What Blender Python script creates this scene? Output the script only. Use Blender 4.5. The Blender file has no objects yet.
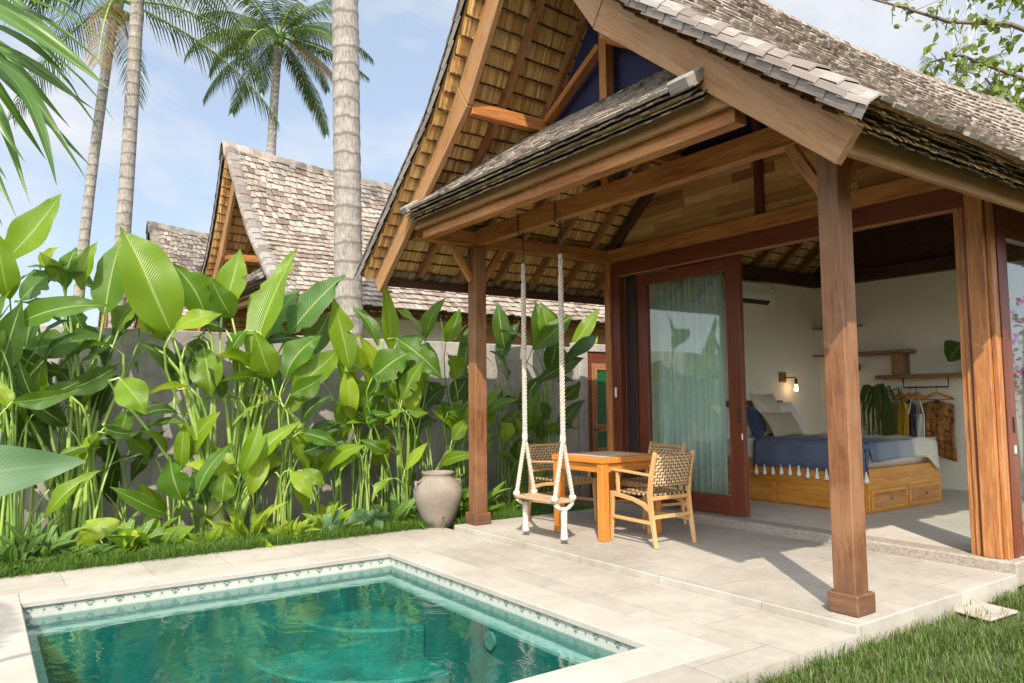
import bpy, math, random
from mathutils import Vector, Matrix
R = math.radians
rnd = random.Random(11)
C = bpy.context.scene.collection
SC = bpy.context.scene

# ------------------------------------------------------------------ camera
F_PX, YAW, PITCH, ROLL, EYE = 757.35, 0.956268, 0.0779445, -0.00891819, 1.30
_cy, _sy, _cp, _sp = math.cos(YAW), math.sin(YAW), math.cos(PITCH), math.sin(PITCH)
_f = Vector((-_sy*_cp, _cy*_cp, _sp)); _r = Vector((_cy, _sy, 0)); _u = _r.cross(_f)
_cr, _sr = math.cos(ROLL), math.sin(ROLL)
RIGHT = _cr*_r + _sr*_u; UP = -_sr*_r + _cr*_u; FWD = _f
EYEP = Vector((0, 0, EYE))
def ray(u, v): return RIGHT*((u-512)/F_PX) - UP*((v-341.5)/F_PX) + FWD
def atX(u, v, X): d = ray(u, v); return EYEP + d*(X/d.x)
def atY(u, v, Y): d = ray(u, v); return EYEP + d*(Y/d.y)
def atZ(u, v, Z): d = ray(u, v); return EYEP + d*((Z-EYE)/d.z)
cam = bpy.data.cameras.new('camera'); co = bpy.data.objects.new('camera', cam); C.objects.link(co)
cam.sensor_width = 36; cam.lens = F_PX*36/1024; cam.clip_end = 3000; cam.clip_start = 0.05
m = Matrix((RIGHT, UP, -FWD)).transposed().to_4x4(); m.translation = EYEP; co.matrix_world = m
SC.camera = co

# ------------------------------------------------------------------ materials
def nt(name):
    m = bpy.data.materials.new(name); m.use_nodes = True
    t = m.node_tree; t.nodes.clear()
    out = t.nodes.new('ShaderNodeOutputMaterial')
    return m, t, out
class N:
    """small node builder"""
    def __init__(s, t): s.t = t
    def n(s, typ, **kw):
        x = s.t.nodes.new('ShaderNode'+typ)
        for k, v in kw.items():
            if k.startswith('i_'):
                key = k[2:]
                key = int(key) if key.isdigit() else key.replace('_', ' ')
                if hasattr(v, 'links') or isinstance(v, bpy.types.NodeSocket): s.t.links.new(v, x.inputs[key])
                else: x.inputs[key].default_value = v
            else: setattr(x, k, v)
        return x
    def ramp(s, fac, stops, interp='LINEAR'):
        x = s.t.nodes.new('ShaderNodeValToRGB'); x.color_ramp.interpolation = interp
        el = x.color_ramp.elements
        while len(el) < len(stops): el.new(0.5)
        for e, (p, c) in zip(el, stops): e.position = p; e.color = (*c, 1) if len(c) == 3 else c
        s.t.links.new(fac, x.inputs[0]); return x.outputs[0]
    def mix(s, fac, a, b, mode='MIX'):
        x = s.t.nodes.new('ShaderNodeMix'); x.data_type = 'RGBA'; x.blend_type = mode
        for k, v in ((0, fac), (6, a), (7, b)):
            if isinstance(v, bpy.types.NodeSocket): s.t.links.new(v, x.inputs[k])
            elif k == 0: x.inputs[0].default_value = v
            else: x.inputs[k].default_value = (*v, 1)
        return x.outputs[2]
    def math(s, op, a, b=0.0, c=None):
        x = s.t.nodes.new('ShaderNodeMath'); x.operation = op
        for k, v in enumerate((a, b, c)):
            if v is None: continue
            if isinstance(v, bpy.types.NodeSocket): s.t.links.new(v, x.inputs[k])
            else: x.inputs[k].default_value = v
        return x.outputs[0]
    def link(s, a, b): s.t.links.new(a, b)
def noise(b, vec, scale, detail=4, rough=.55, dist=0):
    return b.n('TexNoise', i_Vector=vec, i_Scale=scale, i_Detail=detail, i_Roughness=rough, i_Distortion=dist).outputs[0]
def principled(b, out, col, rough=.6, bump=None, bs=.3, bd=.01, **kw):
    p = b.n('BsdfPrincipled')
    for k, v in (('Base Color', col), ('Roughness', rough), *[(k.replace('_', ' '), v) for k, v in kw.items()]):
        if isinstance(v, bpy.types.NodeSocket): b.link(v, p.inputs[k])
        elif k == 'Base Color': p.inputs[k].default_value = (*v, 1)
        else: p.inputs[k].default_value = v
    if bump is not None:
        bn = b.n('Bump', i_Strength=bs, i_Distance=bd, i_Height=bump); b.link(bn.outputs[0], p.inputs['Normal'])
    if out is not None: b.link(p.outputs[0], out.inputs[0])
    return p
def obj_vec(b, scale=(1, 1, 1)):
    tc = b.n('TexCoord'); mp = b.n('Mapping'); mp.inputs['Scale'].default_value = scale
    b.link(tc.outputs['Object'], mp.inputs[0]); return mp.outputs[0]
def uv_vec(b, scale=(1, 1, 1), rand=True):
    tc = b.n('TexCoord'); mp = b.n('Mapping'); mp.inputs['Scale'].default_value = scale
    b.link(tc.outputs['UV'], mp.inputs[0])
    if rand:
        oi = b.n('ObjectInfo'); g = b.n('NewGeometry')
        r = b.math('ADD', b.math('MULTIPLY', oi.outputs['Random'], 37.0), b.math('MULTIPLY', g.outputs['Random Per Island'], 23.0))
        cx = b.n('CombineXYZ', i_X=r, i_Y=r, i_Z=r); b.link(cx.outputs[0], mp.inputs['Location'])
    return mp.outputs[0]
def isl(b): return b.n('NewGeometry').outputs['Random Per Island']

def wood(name, dark, mid, light, rough=.5, weather=None, var=.35, spec=.35, foot=None):
    m, t, out = nt(name); b = N(t)
    v = uv_vec(b, (1.3, 16, 16)); fine = noise(b, v, 2.2, 6, .62, 1.2)
    v2 = uv_vec(b, (.7, 3.2, 3)); broad = noise(b, v2, 1.6, 3, .5, .6)
    f = b.math('ADD', b.math('MULTIPLY', fine, .6), b.math('MULTIPLY', broad, .4))
    col = b.ramp(f, [(.3, dark), (.5, mid), (.68, light)])
    r = b.math('ADD', b.math('MULTIPLY', isl(b), .5), b.math('MULTIPLY', b.n('ObjectInfo').outputs['Random'], .5))
    col = b.mix(b.math('MULTIPLY', r, var), col, b.mix(.6, col, dark))
    if weather:
        wv = obj_vec(b); wn = noise(b, wv, 2.3, 5, .6)
        col = b.mix(b.ramp(wn, [(.42, (0, 0, 0)), (.68, (1, 1, 1))]), col, weather)
    cr = noise(b, uv_vec(b, (.9, 42, 42)), 1.5, 3, .5, .4)
    col = b.mix(b.ramp(cr, [(.24, (.75, .75, .75)), (.36, (0, 0, 0))]), col, [x*.45 for x in dark])
    if foot:      # rain-splashed, darkened feet
        ov = obj_vec(b); zz = b.n('SeparateXYZ', i_0=ov).outputs[2]
        ft = b.ramp(b.math('ADD', zz, b.math('MULTIPLY', b.math('ADD', fine, noise(b, ov, 5, 4, .6)), .55)), [(.50, (.85, .85, .85)), (1.0, (0, 0, 0))])
        col = b.mix(ft, col, foot)
    principled(b, out, col, rough, b.math('ADD', fine, b.math('MULTIPLY', cr, .6)), .35, .005, Specular_IOR_Level=spec)
    return m
M = {}
M['teak'] = wood('teak_orange', (.15, .048, .014), (.46, .185, .058), (.64, .32, .125), .44)
M['teak_weathered'] = wood('teak_weathered', (.18, .072, .026), (.35, .175, .07), (.48, .285, .14), .56, (.32, .18, .085))
M['post_wood'] = wood('post_wood', (.06, .022, .010), (.22, .088, .036), (.36, .175, .082), .48, (.25, .125, .062), foot=(.085, .045, .028))
M['red_wood'] = wood('red_wood', (.085, .019, .010), (.15, .038, .019), (.21, .066, .034), .36)
M['rafter_wood'] = wood('rafter_wood', (.13, .05, .02), (.32, .14, .055), (.46, .24, .11), .55)
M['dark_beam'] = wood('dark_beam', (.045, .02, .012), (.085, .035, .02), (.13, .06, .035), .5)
M['honey'] = wood('honey_wood', (.34, .11, .014), (.60, .25, .04), (.74, .39, .09), .33)
M['pillar_wood'] = wood('pillar_wood', (.16, .05, .018), (.42, .17, .055), (.60, .31, .125), .36)
M['chair_wood'] = wood('chair_wood', (.36, .18, .07), (.56, .32, .13), (.66, .43, .21), .45)
M['table_wood'] = wood('table_wood', (.36, .11, .018), (.56, .21, .035), (.66, .31, .075), .38)
M['shelf_wood'] = wood('shelf_wood', (.16, .07, .03), (.30, .15, .07), (.42, .24, .12), .5)
M['driftwood'] = wood('driftwood', (.28, .17, .09), (.44, .29, .17), (.58, .42, .28), .65)
def plank_mat():
    m, t, out = nt('plank_cladding'); b = N(t)
    v = uv_vec(b, (1.2, 18, 18)); fine = noise(b, v, 2.0, 6, .6, 1.0)
    base = b.ramp(isl(b), [(0, (.26, .10, .04)), (.3, (.54, .27, .105)), (.55, (.70, .42, .18)), (.8, (.60, .28, .10)), (1, (.80, .56, .29))])
    col = b.mix(b.ramp(fine, [(.3, (.3, .3, .3)), (.6, (1, 1, 1))]), b.mix(.55, base, (.08, .03, .012)), base)
    principled(b, out, col, .5, fine, .25, .004); return m
M['plank'] = plank_mat()

def tile_mat(name, stops, patch, rough=.85):
    m, t, out = nt(name); b = N(t)
    base = b.ramp(isl(b), stops)
    v = obj_vec(b); n1 = noise(b, v, .9, 4, .6); n2 = noise(b, uv_vec(b, (3, 22, 1)), 2.5, 4, .6)
    col = b.mix(b.ramp(n1, [(.45, (0, 0, 0)), (.75, (.6, .6, .6))]), base, patch)
    col = b.mix(b.ramp(n2, [(.3, (.5, .5, .5)), (.6, (0, 0, 0))]), col, b.mix(.6, col, (.07, .055, .045)))
    principled(b, out, col, rough, n2, .4, .006, Specular_IOR_Level=.2); return m
M['shingle'] = tile_mat('bamboo_shingle', [(0, (.14, .103, .08)), (.35, (.29, .235, .19)), (.7, (.36, .305, .255)), (1, (.42, .37, .32))], (.28, .225, .18))
M['verge_tile'] = tile_mat('verge_tile', [(0, (.16, .128, .108)), (.5, (.235, .20, .176)), (1, (.30, .27, .245))], (.20, .168, .148))
M['eave_tile'] = tile_mat('eave_tile', [(0, (.06, .042, .03)), (.5, (.17, .125, .08)), (1, (.32, .25, .16))], (.15, .115, .08))
M['lath'] = tile_mat('thatch_lath', [(0, (.42, .21, .065)), (.4, (.68, .40, .135)), (.75, (.80, .51, .20)), (1, (.88, .63, .32))], (.66, .39, .14), .7)
M['navy'] = None
def navy():
    m, t, out = nt('navy_mesh'); b = N(t); v = obj_vec(b)
    w = b.n('TexWave', i_Vector=v, i_Scale=28.0, i_Distortion=1.5, i_Detail=2.0); w.bands_direction = 'DIAGONAL'
    n = noise(b, v, 30, 3)
    col = b.mix(b.math('MULTIPLY', w.outputs[0], n), (.012, .014, .05), (.045, .055, .17))
    principled(b, out, col, .6, w.outputs[0], .4, .01); return m
M['navy'] = navy()

def stone(name, c1, c2, scale=3, rough=.8, bs=.15, joint=None, jcol=(.5, .47, .42), joff=(0, 0), speck=None):
    m, t, out = nt(name); b = N(t); v = obj_vec(b)
    n1 = noise(b, v, scale, 6, .6); n2 = noise(b, v, scale*9, 4, .6); n3 = noise(b, v, .7, 3, .5)
    f = b.math('ADD', b.math('MULTIPLY', n1, .5), b.math('ADD', b.math('MULTIPLY', n2, .25), b.math('MULTIPLY', n3, .25)))
    col = b.ramp(f, [(.36, c2), (.62, c1)])
    h = n2
    if speck:
        vo = b.n('TexVoronoi', i_Vector=v, i_Scale=95.0)
        rc = b.ramp(b.n('SeparateColor', i_Color=vo.outputs['Color']).outputs[0], [(0, (.12, .10, .08)), (.35, (.27, .23, .19)), (.7, (.37, .33, .28)), (1, (.46, .42, .37))])
        col = b.mix(speck, col, rc); h = b.math('SUBTRACT', 1.0, vo.outputs['Distance'])
    if joint:
        br = b.n('TexBrick', i_Vector=v, offset=.5)
        br.inputs['Scale'].default_value = 1.0; br.inputs['Mortar Size'].default_value = .0035; br.inputs['Mortar Smooth'].default_value = .3
        br.inputs['Brick Width'].default_value = joint[0]; br.inputs['Row Height'].default_value = joint[1]
        br.inputs['Color1'].default_value = (.86, .855, .85, 1); br.inputs['Color2'].default_value = (1, 1, 1, 1); br.inputs['Mortar'].default_value = (*jcol, 1)
        col = b.mix(1.0, col, br.outputs['Color'], 'MULTIPLY')
    principled(b, out, col, rough, h, bs, .004, Specular_IOR_Level=.3); return m
M['deck'] = stone('deck_limestone', (.45, .41, .35), (.29, .26, .215), 1.3, .75, .12, (.9, .6), (.60, .56, .50))
M['coping'] = stone('coping_stone', (.45, .415, .36), (.33, .295, .25), 1.5, .7, .1)
M['plinth'] = stone('washed_pebble', (.36, .31, .255), (.26, .22, .18), 6, .85, .6, None, speck=.45)
M['screed'] = stone('grey_floor', (.56, .50, .43), (.44, .39, .34), 4, .6, .15)
def concrete():
    m, t, out = nt('concrete_wall'); b = N(t); v = obj_vec(b)
    n1 = noise(b, v, 1.4, 6, .65, .4); n2 = noise(b, v, 14, 5, .65); st = noise(b, obj_vec(b, (5, 5, .35)), 1.6, 5, .65, .5); n4 = noise(b, v, .6, 3, .5)
    f = b.math('ADD', b.math('MULTIPLY', n1, .45), b.math('ADD', b.math('MULTIPLY', n2, .2), b.math('MULTIPLY', n4, .35)))
    col = b.ramp(f, [(.36, (.19, .175, .155)), (.5, (.32, .295, .265)), (.64, (.44, .405, .365))])
    col = b.mix(b.ramp(st, [(.50, (0, 0, 0)), (.72, (.55, .55, .55))]), col, (.16, .145, .12))
    z = b.n('SeparateXYZ', i_0=v).outputs[2]
    alg = b.math('MULTIPLY', b.ramp(b.math('ADD', z, b.math('MULTIPLY', n1, .9)), [(.3, (1, 1, 1)), (.95, (0, 0, 0))]), .5)
    col = b.mix(alg, col, (.12, .13, .085))
    principled(b, out, col, .88, b.math('ADD', n2, n1), .35, .006, Specular_IOR_Level=.25); return m
M['concrete'] = concrete()
M['plaster'] = stone('white_plaster', (.86, .80, .71), (.81, .75, .65), 2, .8, .06)
M['soil'] = stone('soil', (.11, .085, .06), (.05, .04, .03), 8, .95, .8)
M['earth'] = stone('earth', (.10, .12, .05), (.06, .06, .03), 3, .95, .8)
M['inlay'] = stone('table_inlay', (.50, .43, .33), (.36, .30, .23), 5, .6, .2)
M['slab'] = stone('stone_slab', (.42, .37, .31), (.30, .26, .22), 5, .85, .2)
M['clay'] = stone('grey_clay', (.27, .225, .18), (.175, .145, .118), 4, .85, .3)
def pool_stone(name, c1, c2):
    m, t, out = nt(name); b = N(t); v = obj_vec(b)
    br = b.n('TexBrick', i_Vector=v, offset=0.0)
    for k, x in (('Scale', 1.0), ('Mortar Size', .004), ('Brick Width', .15), ('Row Height', .15)): br.inputs[k].default_value = x
    br.inputs['Color1'].default_value = (*c1, 1); br.inputs['Color2'].default_value = (*c2, 1); br.inputs['Mortar'].default_value = (*[x*.8 for x in c2], 1)
    n = noise(b, v, 3.5, 5, .6)
    col = b.mix(b.ramp(n, [(.4, (0, 0, 0)), (.7, (.7, .7, .7))]), br.outputs[0], [x*1.7 for x in c1])
    principled(b, out, col, .5); return m
M['pool_step'] = pool_stone('green_step_stone', (.009, .128, .108), (.006, .092, .082))
M['pool_green'] = pool_stone('green_pool_stone', (.007, .115, .10), (.004, .08, .074))
def plain(name, col, rough=.6, var=.12, scale=6, **kw):
    m, t, out = nt(name); b = N(t); n = noise(b, obj_vec(b), scale, 5, .6)
    c = b.mix(b.math('MULTIPLY', n, var*2), col, [x*.55 for x in col])
    principled(b, out, c, rough, n, .1, .003, **kw); return m
M['white_paint'] = plain('white_paint', (.78, .78, .76), .4, .05)
M['tile_white'] = plain('tile_white', (.72, .72, .66), .35, .1)
M['tile_green'] = plain('tile_green', (.10, .22, .17), .35, .2)
def border_tile():
    m, t, out = nt('patterned_border_tile'); b = N(t); tc = b.n('TexCoord'); s = b.n('SeparateXYZ', i_0=tc.outputs['UV'])
    def fold(per, off): return b.math('SUBTRACT', b.math('FRACT', b.math('ADD', b.math('DIVIDE', s.outputs[0], per), off)), .5)
    z = b.math('SUBTRACT', s.outputs[1], .050)
    def dia(x, per, cx, cz, w, h):
        return b.math('LESS_THAN', b.math('ADD', b.math('DIVIDE', b.math('ABSOLUTE', b.math('SUBTRACT', x, cx/per)), w/per), b.math('DIVIDE', b.math('ABSOLUTE', b.math('SUBTRACT', z, cz)), h)), 1.0)
    x1 = fold(.19, 0.0); x2 = fold(.19, .5); xa = x1
    ms = [dia(x1, .19, 0, -.008, .009, .022), dia(x1, .19, .020, .006, .014, .008), dia(x1, .19, -.020, .006, .014, .008), dia(x1, .19, 0, .018, .030, .006), dia(x1, .19, .012, -.010, .006, .010), dia(x1, .19, -.012, -.010, .006, .010),
          dia(x2, .19, 0, .0, .005, .020), dia(x2, .19, 0, .0, .014, .006)]
    f = ms[0]
    for k in ms[1:]: f = b.math('MAXIMUM', f, k)
    j = b.math('LESS_THAN', b.math('ABSOLUTE', fold(.38, .25)), .004)
    n = noise(b, obj_vec(b), 14, 4)
    base = b.mix(n, (.52, .515, .46), (.40, .40, .35))
    col = b.mix(b.math('MULTIPLY', f, .92), base, (.07, .17, .12)); col = b.mix(j, col, (.35, .36, .32))
    principled(b, out, col, .4); return m
M['border_tile'] = border_tile()
M['ledge'] = plain('pale_ledge', (.34, .36, .33), .5, .1)
M['pool_grey'] = plain('grey_green_tile', (.14, .21, .19), .5, .2)
M['black_metal'] = plain('black_metal', (.02, .02, .02), .45, .1)
M['brass'] = plain('brass', (.20, .12, .06), .4, .2)
M['grey_iron'] = plain('grey_iron', (.45, .45, .47), .5, .2)
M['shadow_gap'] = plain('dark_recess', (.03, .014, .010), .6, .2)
def rope_mat():
    m, t, out = nt('cotton_rope'); b = N(t); n = noise(b, obj_vec(b), 60, 4)
    c = b.ramp(n, [(.3, (.46, .39, .31)), (.7, (.64, .575, .48))]); principled(b, out, c, .9, n, .4, .003); return m
M['rope'] = rope_mat()
def weave(name, c1, c2, scale):
    m, t, out = nt(name); b = N(t)
    v = uv_vec(b, (scale, scale, 1), rand=False)
    ck = b.n('TexChecker', i_Vector=v, i_Scale=1.0)
    w1 = b.n('TexWave', i_Vector=v, i_Scale=.33); w1.bands_direction = 'X'
    w2 = b.n('TexWave', i_Vector=v, i_Scale=.33); w2.bands_direction = 'Y'
    h = b.n('Mix', data_type='FLOAT'); b.link(ck.outputs['Fac'], h.inputs[0]); b.link(w1.outputs['Fac'], h.inputs[2]); b.link(w2.outputs['Fac'], h.inputs[3])
    n = noise(b, uv_vec(b, (scale, scale, 1), rand=False), .7, 3)
    col = b.mix(b.math('MULTIPLY', h.outputs[0], b.math('ADD', n, .35)), c1, c2)
    principled(b, out, col, .65, h.outputs[0], .8, .006); return m
M['rattan'] = weave('woven_rattan', (.05, .025, .012), (.80, .56, .30), 34)
def fabric(name, col, rough=.9, scale=140):
    m, t, out = nt(name); b = N(t); v = obj_vec(b)
    n = noise(b, v, scale, 2); n2 = noise(b, v, 5, 4)
    c = b.mix(b.math('MULTIPLY', n2, .5), col, [x*.7 for x in col]); principled(b, out, c, rough, n, .25, .002, Sheen_Weight=.2); return m
M['linen'] = fabric('white_linen', (.80, .78, .74)); M['cream'] = fabric('cream_weave', (.62, .54, .42), .9, 60); M['blue_cloth'] = fabric('blue_cloth', (.03, .05, .11))
M['tan_cloth'] = fabric('tan_cloth', (.46, .38, .27), .9, 50)
M['mustard'] = fabric('mustard_cloth', (.72, .40, .02)); M['rust'] = fabric('rust_cloth', (.24, .10, .045)); M['dusk'] = fabric('dark_print', (.05, .04, .06))
def batik():
    m, t, out = nt('batik_cloth'); b = N(t); v = obj_vec(b); n = noise(b, v, 9, 5, .6, 1.5)
    principled(b, out, b.ramp(n, [(.38, (.08, .03, .012)), (.5, (.30, .12, .03)), (.62, (.42, .20, .05))]), .85); return m
M['batik'] = batik()
def throw_mat():
    m, t, out = nt('throw_blanket'); b = N(t); tc = b.n('TexCoord')
    sx = b.n('SeparateXYZ', i_0=tc.outputs['UV']); n = noise(b, obj_vec(b), 120, 2); n2 = noise(b, obj_vec(b, (3, 3, 20)), 4, 4)
    c = b.ramp(b.math('ADD', sx.outputs[0], b.math('MULTIPLY', b.math('SUBTRACT', n2, .5), .02)),
               [(0, (.05, .07, .14)), (.27, (.07, .095, .17)), (.32, (.17, .20, .26)), (.50, (.19, .22, .28)), (.55, (.30, .32, .36)), (.69, (.34, .35, .38)), (.73, (.66, .60, .50)), (1, (.68, .62, .52))])
    c = b.mix(b.math('MULTIPLY', n2, .35), c, (.30, .32, .38))
    principled(b, out, c, .95, n, .3, .003); return m
M['throw'] = throw_mat()

def leafmat(name, c1, c2, trans, rough=.36, vein=44.0, mid=(.35, .45, .12), tw=.38, edge=None, bs=.42):
    m, t, out = nt(name); b = N(t); tc = b.n('TexCoord'); s = b.n('SeparateXYZ', i_0=tc.outputs['UV'])
    av = b.math('ABSOLUTE', b.math('SUBTRACT', s.outputs[1], .5))
    ph = b.math('SUBTRACT', b.math('MULTIPLY', s.outputs[0], vein*6.28), b.math('MULTIPLY', av, vein*2.2))
    h = b.math('SINE', ph)
    n = noise(b, obj_vec(b), 3.5, 4)
    r = b.math('ADD', b.math('MULTIPLY', isl(b), .7), b.math('MULTIPLY', n, .4))
    col = b.ramp(r, [(.12, c1), (.95, c2)])
    col = b.mix(b.math('MULTIPLY', b.math('ADD', h, 1.0), .03), col, mid)
    col = b.mix(b.ramp(av, [(.012, (.8, .8, .8)), (.035, (0, 0, 0))]), col, mid)
    if edge: col = b.mix(b.ramp(b.math('ADD', av, b.math('MULTIPLY', b.math('SUBTRACT', n, .5), .25)), [(.44, (0, 0, 0)), (.53, (.8, .8, .8))]), col, edge)
    if vein > 20:
        bl = b.math('MULTIPLY', b.math('GREATER_THAN', b.math('FRACT', b.math('MULTIPLY', isl(b), 7.3)), .72), b.ramp(b.math('ADD', av, b.math('MULTIPLY', b.math('SUBTRACT', noise(b, obj_vec(b), 11, 5, .7), .5), .5)), [(.44, (0, 0, 0)), (.56, (.85, .85, .85))]))
        col = b.mix(bl, col, (.24, .17, .05))
    p = principled(b, None, col, rough, b.math('ADD', b.math('MULTIPLY', h, .55), n), bs, .008, Specular_IOR_Level=.45)
    tr = b.n('BsdfTranslucent', i_Color=b.mix(.5, col, trans)); mx = b.n('MixShader', i_0=tw)
    b.link(p.outputs[0], mx.inputs[1]); b.link(tr.outputs[0], mx.inputs[2]); b.link(mx.outputs[0], out.inputs[0]); return m
M['leaf'] = leafmat('broad_leaf', (.035, .12, .005), (.20, .31, .009), (.46, .64, .015))
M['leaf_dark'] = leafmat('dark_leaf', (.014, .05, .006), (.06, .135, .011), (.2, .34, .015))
M['leaf_lime'] = leafmat('lime_leaf', (.14, .27, .010), (.33, .42, .02), (.55, .66, .03))
M['leaf_torn'] = leafmat('dry_edged_leaf', (.04, .12, .02), (.10, .22, .04), (.25, .4, .05), .5, 26, (.3, .36, .1), .3, (.16, .09, .03))
M['leaf_grey'] = leafmat('grey_green_leaf', (.05, .115, .04), (.08, .155, .058), (.16, .27, .06), .5, 34, (.10, .185, .075), .2, None, .05)
M['palm_leaf'] = leafmat('palm_leaflet', (.014, .042, .006), (.065, .095, .015), (.17, .23, .025), .5, 1, (.16, .24, .06))
M['palm_near'] = leafmat('near_palm_leaflet', (.03, .09, .012), (.09, .18, .022), (.24, .4, .035), .35, 1, (.2, .32, .08))
M['palm_dry'] = leafmat('dry_palm_leaflet', (.16, .10, .045), (.28, .20, .08), (.3, .2, .06), .6, 1, (.25, .18, .08))
M['grass'] = leafmat('grass_blade', (.035, .095, .010), (.125, .22, .028), (.25, .4, .045), .5, 1, (.14, .26, .04))
def lawnmat():
    m, t, out = nt('lawn_blade'); b = N(t); v = obj_vec(b); n = noise(b, v, 2.2, 4, .6)
    r = b.math('ADD', b.math('MULTIPLY', isl(b), .75), b.math('MULTIPLY', n, .5))
    c = b.ramp(r, [(.2, (.025, .065, .008)), (.55, (.08, .145, .02)), (.85, (.13, .19, .03)), (1.0, (.20, .20, .06))])
    p_ = principled(b, None, c, .55); tr = b.n('BsdfTranslucent', i_Color=c); mx = b.n('MixShader', i_0=.35); b.link(p_.outputs[0], mx.inputs[1]); b.link(tr.outputs[0], mx.inputs[2]); b.link(mx.outputs[0], out.inputs[0]); return m
M['lawn'] = lawnmat()
M['stripe'] = leafmat('variegated_leaf', (.05, .14, .02), (.14, .26, .05), (.4, .5, .1), .4, 8, (.5, .52, .22))
def stem_mat():
    m, t, out = nt('green_stem'); b = N(t); n = noise(b, obj_vec(b, (4, 4, 1.5)), 5, 4)
    r = b.math('ADD', b.math('MULTIPLY', isl(b), .7), b.math('MULTIPLY', n, .4))
    principled(b, out, b.ramp(r, [(.15, (.07, .13, .02)), (.5, (.20, .32, .05)), (.8, (.32, .42, .10)), (.98, (.20, .15, .06))]), .45, n, .2, .004); return m
M['stem'] = stem_mat()
M['petal'] = leafmat('magenta_petal', (.40, .02, .28), (.62, .08, .48), (.7, .1, .5), .6, 1, (.5, .05, .4))
M['tree_leaf'] = leafmat('tree_leaf', (.05, .12, .02), (.20, .24, .04), (.4, .45, .05), .5, 2, (.2, .25, .06))
def bark(name, c1, c2, ringscale):
    m, t, out = nt(name); b = N(t); v = obj_vec(b)
    n = noise(b, v, 5, 5, .65); n2 = noise(b, obj_vec(b, (9, 9, 2.5)), 4, 5, .65)
    s = b.n('SeparateXYZ', i_0=v)
    ring = b.math('SINE', b.math('ADD', b.math('MULTIPLY', s.outputs[2], ringscale), b.math('MULTIPLY', n, 4.0)))
    col = b.ramp(b.math('ADD', b.math('MULTIPLY', n2, .65), b.math('MULTIPLY', n, .35)), [(.32, c2), (.62, c1)])
    col = b.mix(b.ramp(ring, [(.75, (0, 0, 0)), (.98, (.8, .8, .8))]), col, c2)
    principled(b, out, col, .9, b.math('ADD', n2, b.math('MULTIPLY', ring, .25)), .5, .02); return m
M['palm_bark'] = bark('palm_bark', (.36, .325, .285), (.12, .10, .082), 26.0)
M['branch'] = plain('branch_bark', (.16, .12, .09), .85, .3)
def glassmat(name, tint, ior=1.5):
    m, t, out = nt(name); b = N(t)
    tr = b.n('BsdfTransparent', i_Color=(*tint, 1)); g = b.n('BsdfGlossy', i_Roughness=.01); g.inputs['Color'].default_value = (.95, .97, .96, 1)
    fr = b.n('LayerWeight', i_Blend=.5); f2 = b.math('MULTIPLY_ADD', b.math('POWER', fr.outputs['Facing'], 4.0), .85, .12)
    mx = b.n('MixShader', i_0=f2); b.link(tr.outputs[0], mx.inputs[1]); b.link(g.outputs[0], mx.inputs[2]); b.link(mx.outputs[0], out.inputs[0]); return m
M['glass'] = glassmat('window_glass', (.93, .98, .96))
def green_glass():
    m, t, out = nt('green_glass'); b = N(t); v = obj_vec(b); vo = b.n('TexVoronoi', i_Vector=v, i_Scale=45.0)
    principled(b, out, (.004, .10, .035), .15, vo.outputs['Distance'], .6, .01, Specular_IOR_Level=.6); return m
M['green_glass'] = green_glass()
def water():
    m, t, out = nt('pool_water'); b = N(t); v = obj_vec(b)
    n = noise(b, v, 3.2, 3, .5, 1.2); n2 = noise(b, v, 11, 2, .5, .6)
    h = b.math('ADD', n, b.math('MULTIPLY', n2, .12))
    bn = b.n('Bump', i_Strength=.11, i_Distance=.05, i_Height=h)
    tr = b.n('BsdfTransparent'); tr.inputs[0].default_value = (.62, .95, .92, 1)
    g = b.n('BsdfGlossy', i_Roughness=.0); b.link(bn.outputs[0], g.inputs['Normal'])
    fr = b.n('LayerWeight', i_Blend=.5); b.link(bn.outputs[0], fr.inputs['Normal'])
    f2 = b.math('MULTIPLY_ADD', b.math('POWER', fr.outputs['Facing'], 4.0), 1.0, .03)
    mx = b.n('MixShader', i_0=f2); b.link(tr.outputs[0], mx.inputs[1]); b.link(g.outputs[0], mx.inputs[2]); b.link(mx.outputs[0], out.inputs[0]); return m
M['water'] = water()
def emit(name, col, s):
    m, t, out = nt(name); b = N(t); e = b.n('Emission', i_Strength=s); e.inputs[0].default_value = (*col, 1); b.link(e.outputs[0], out.inputs[0]); return m
M['bulb'] = emit('lit_bulb', (1, .62, .3), 9)

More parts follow.
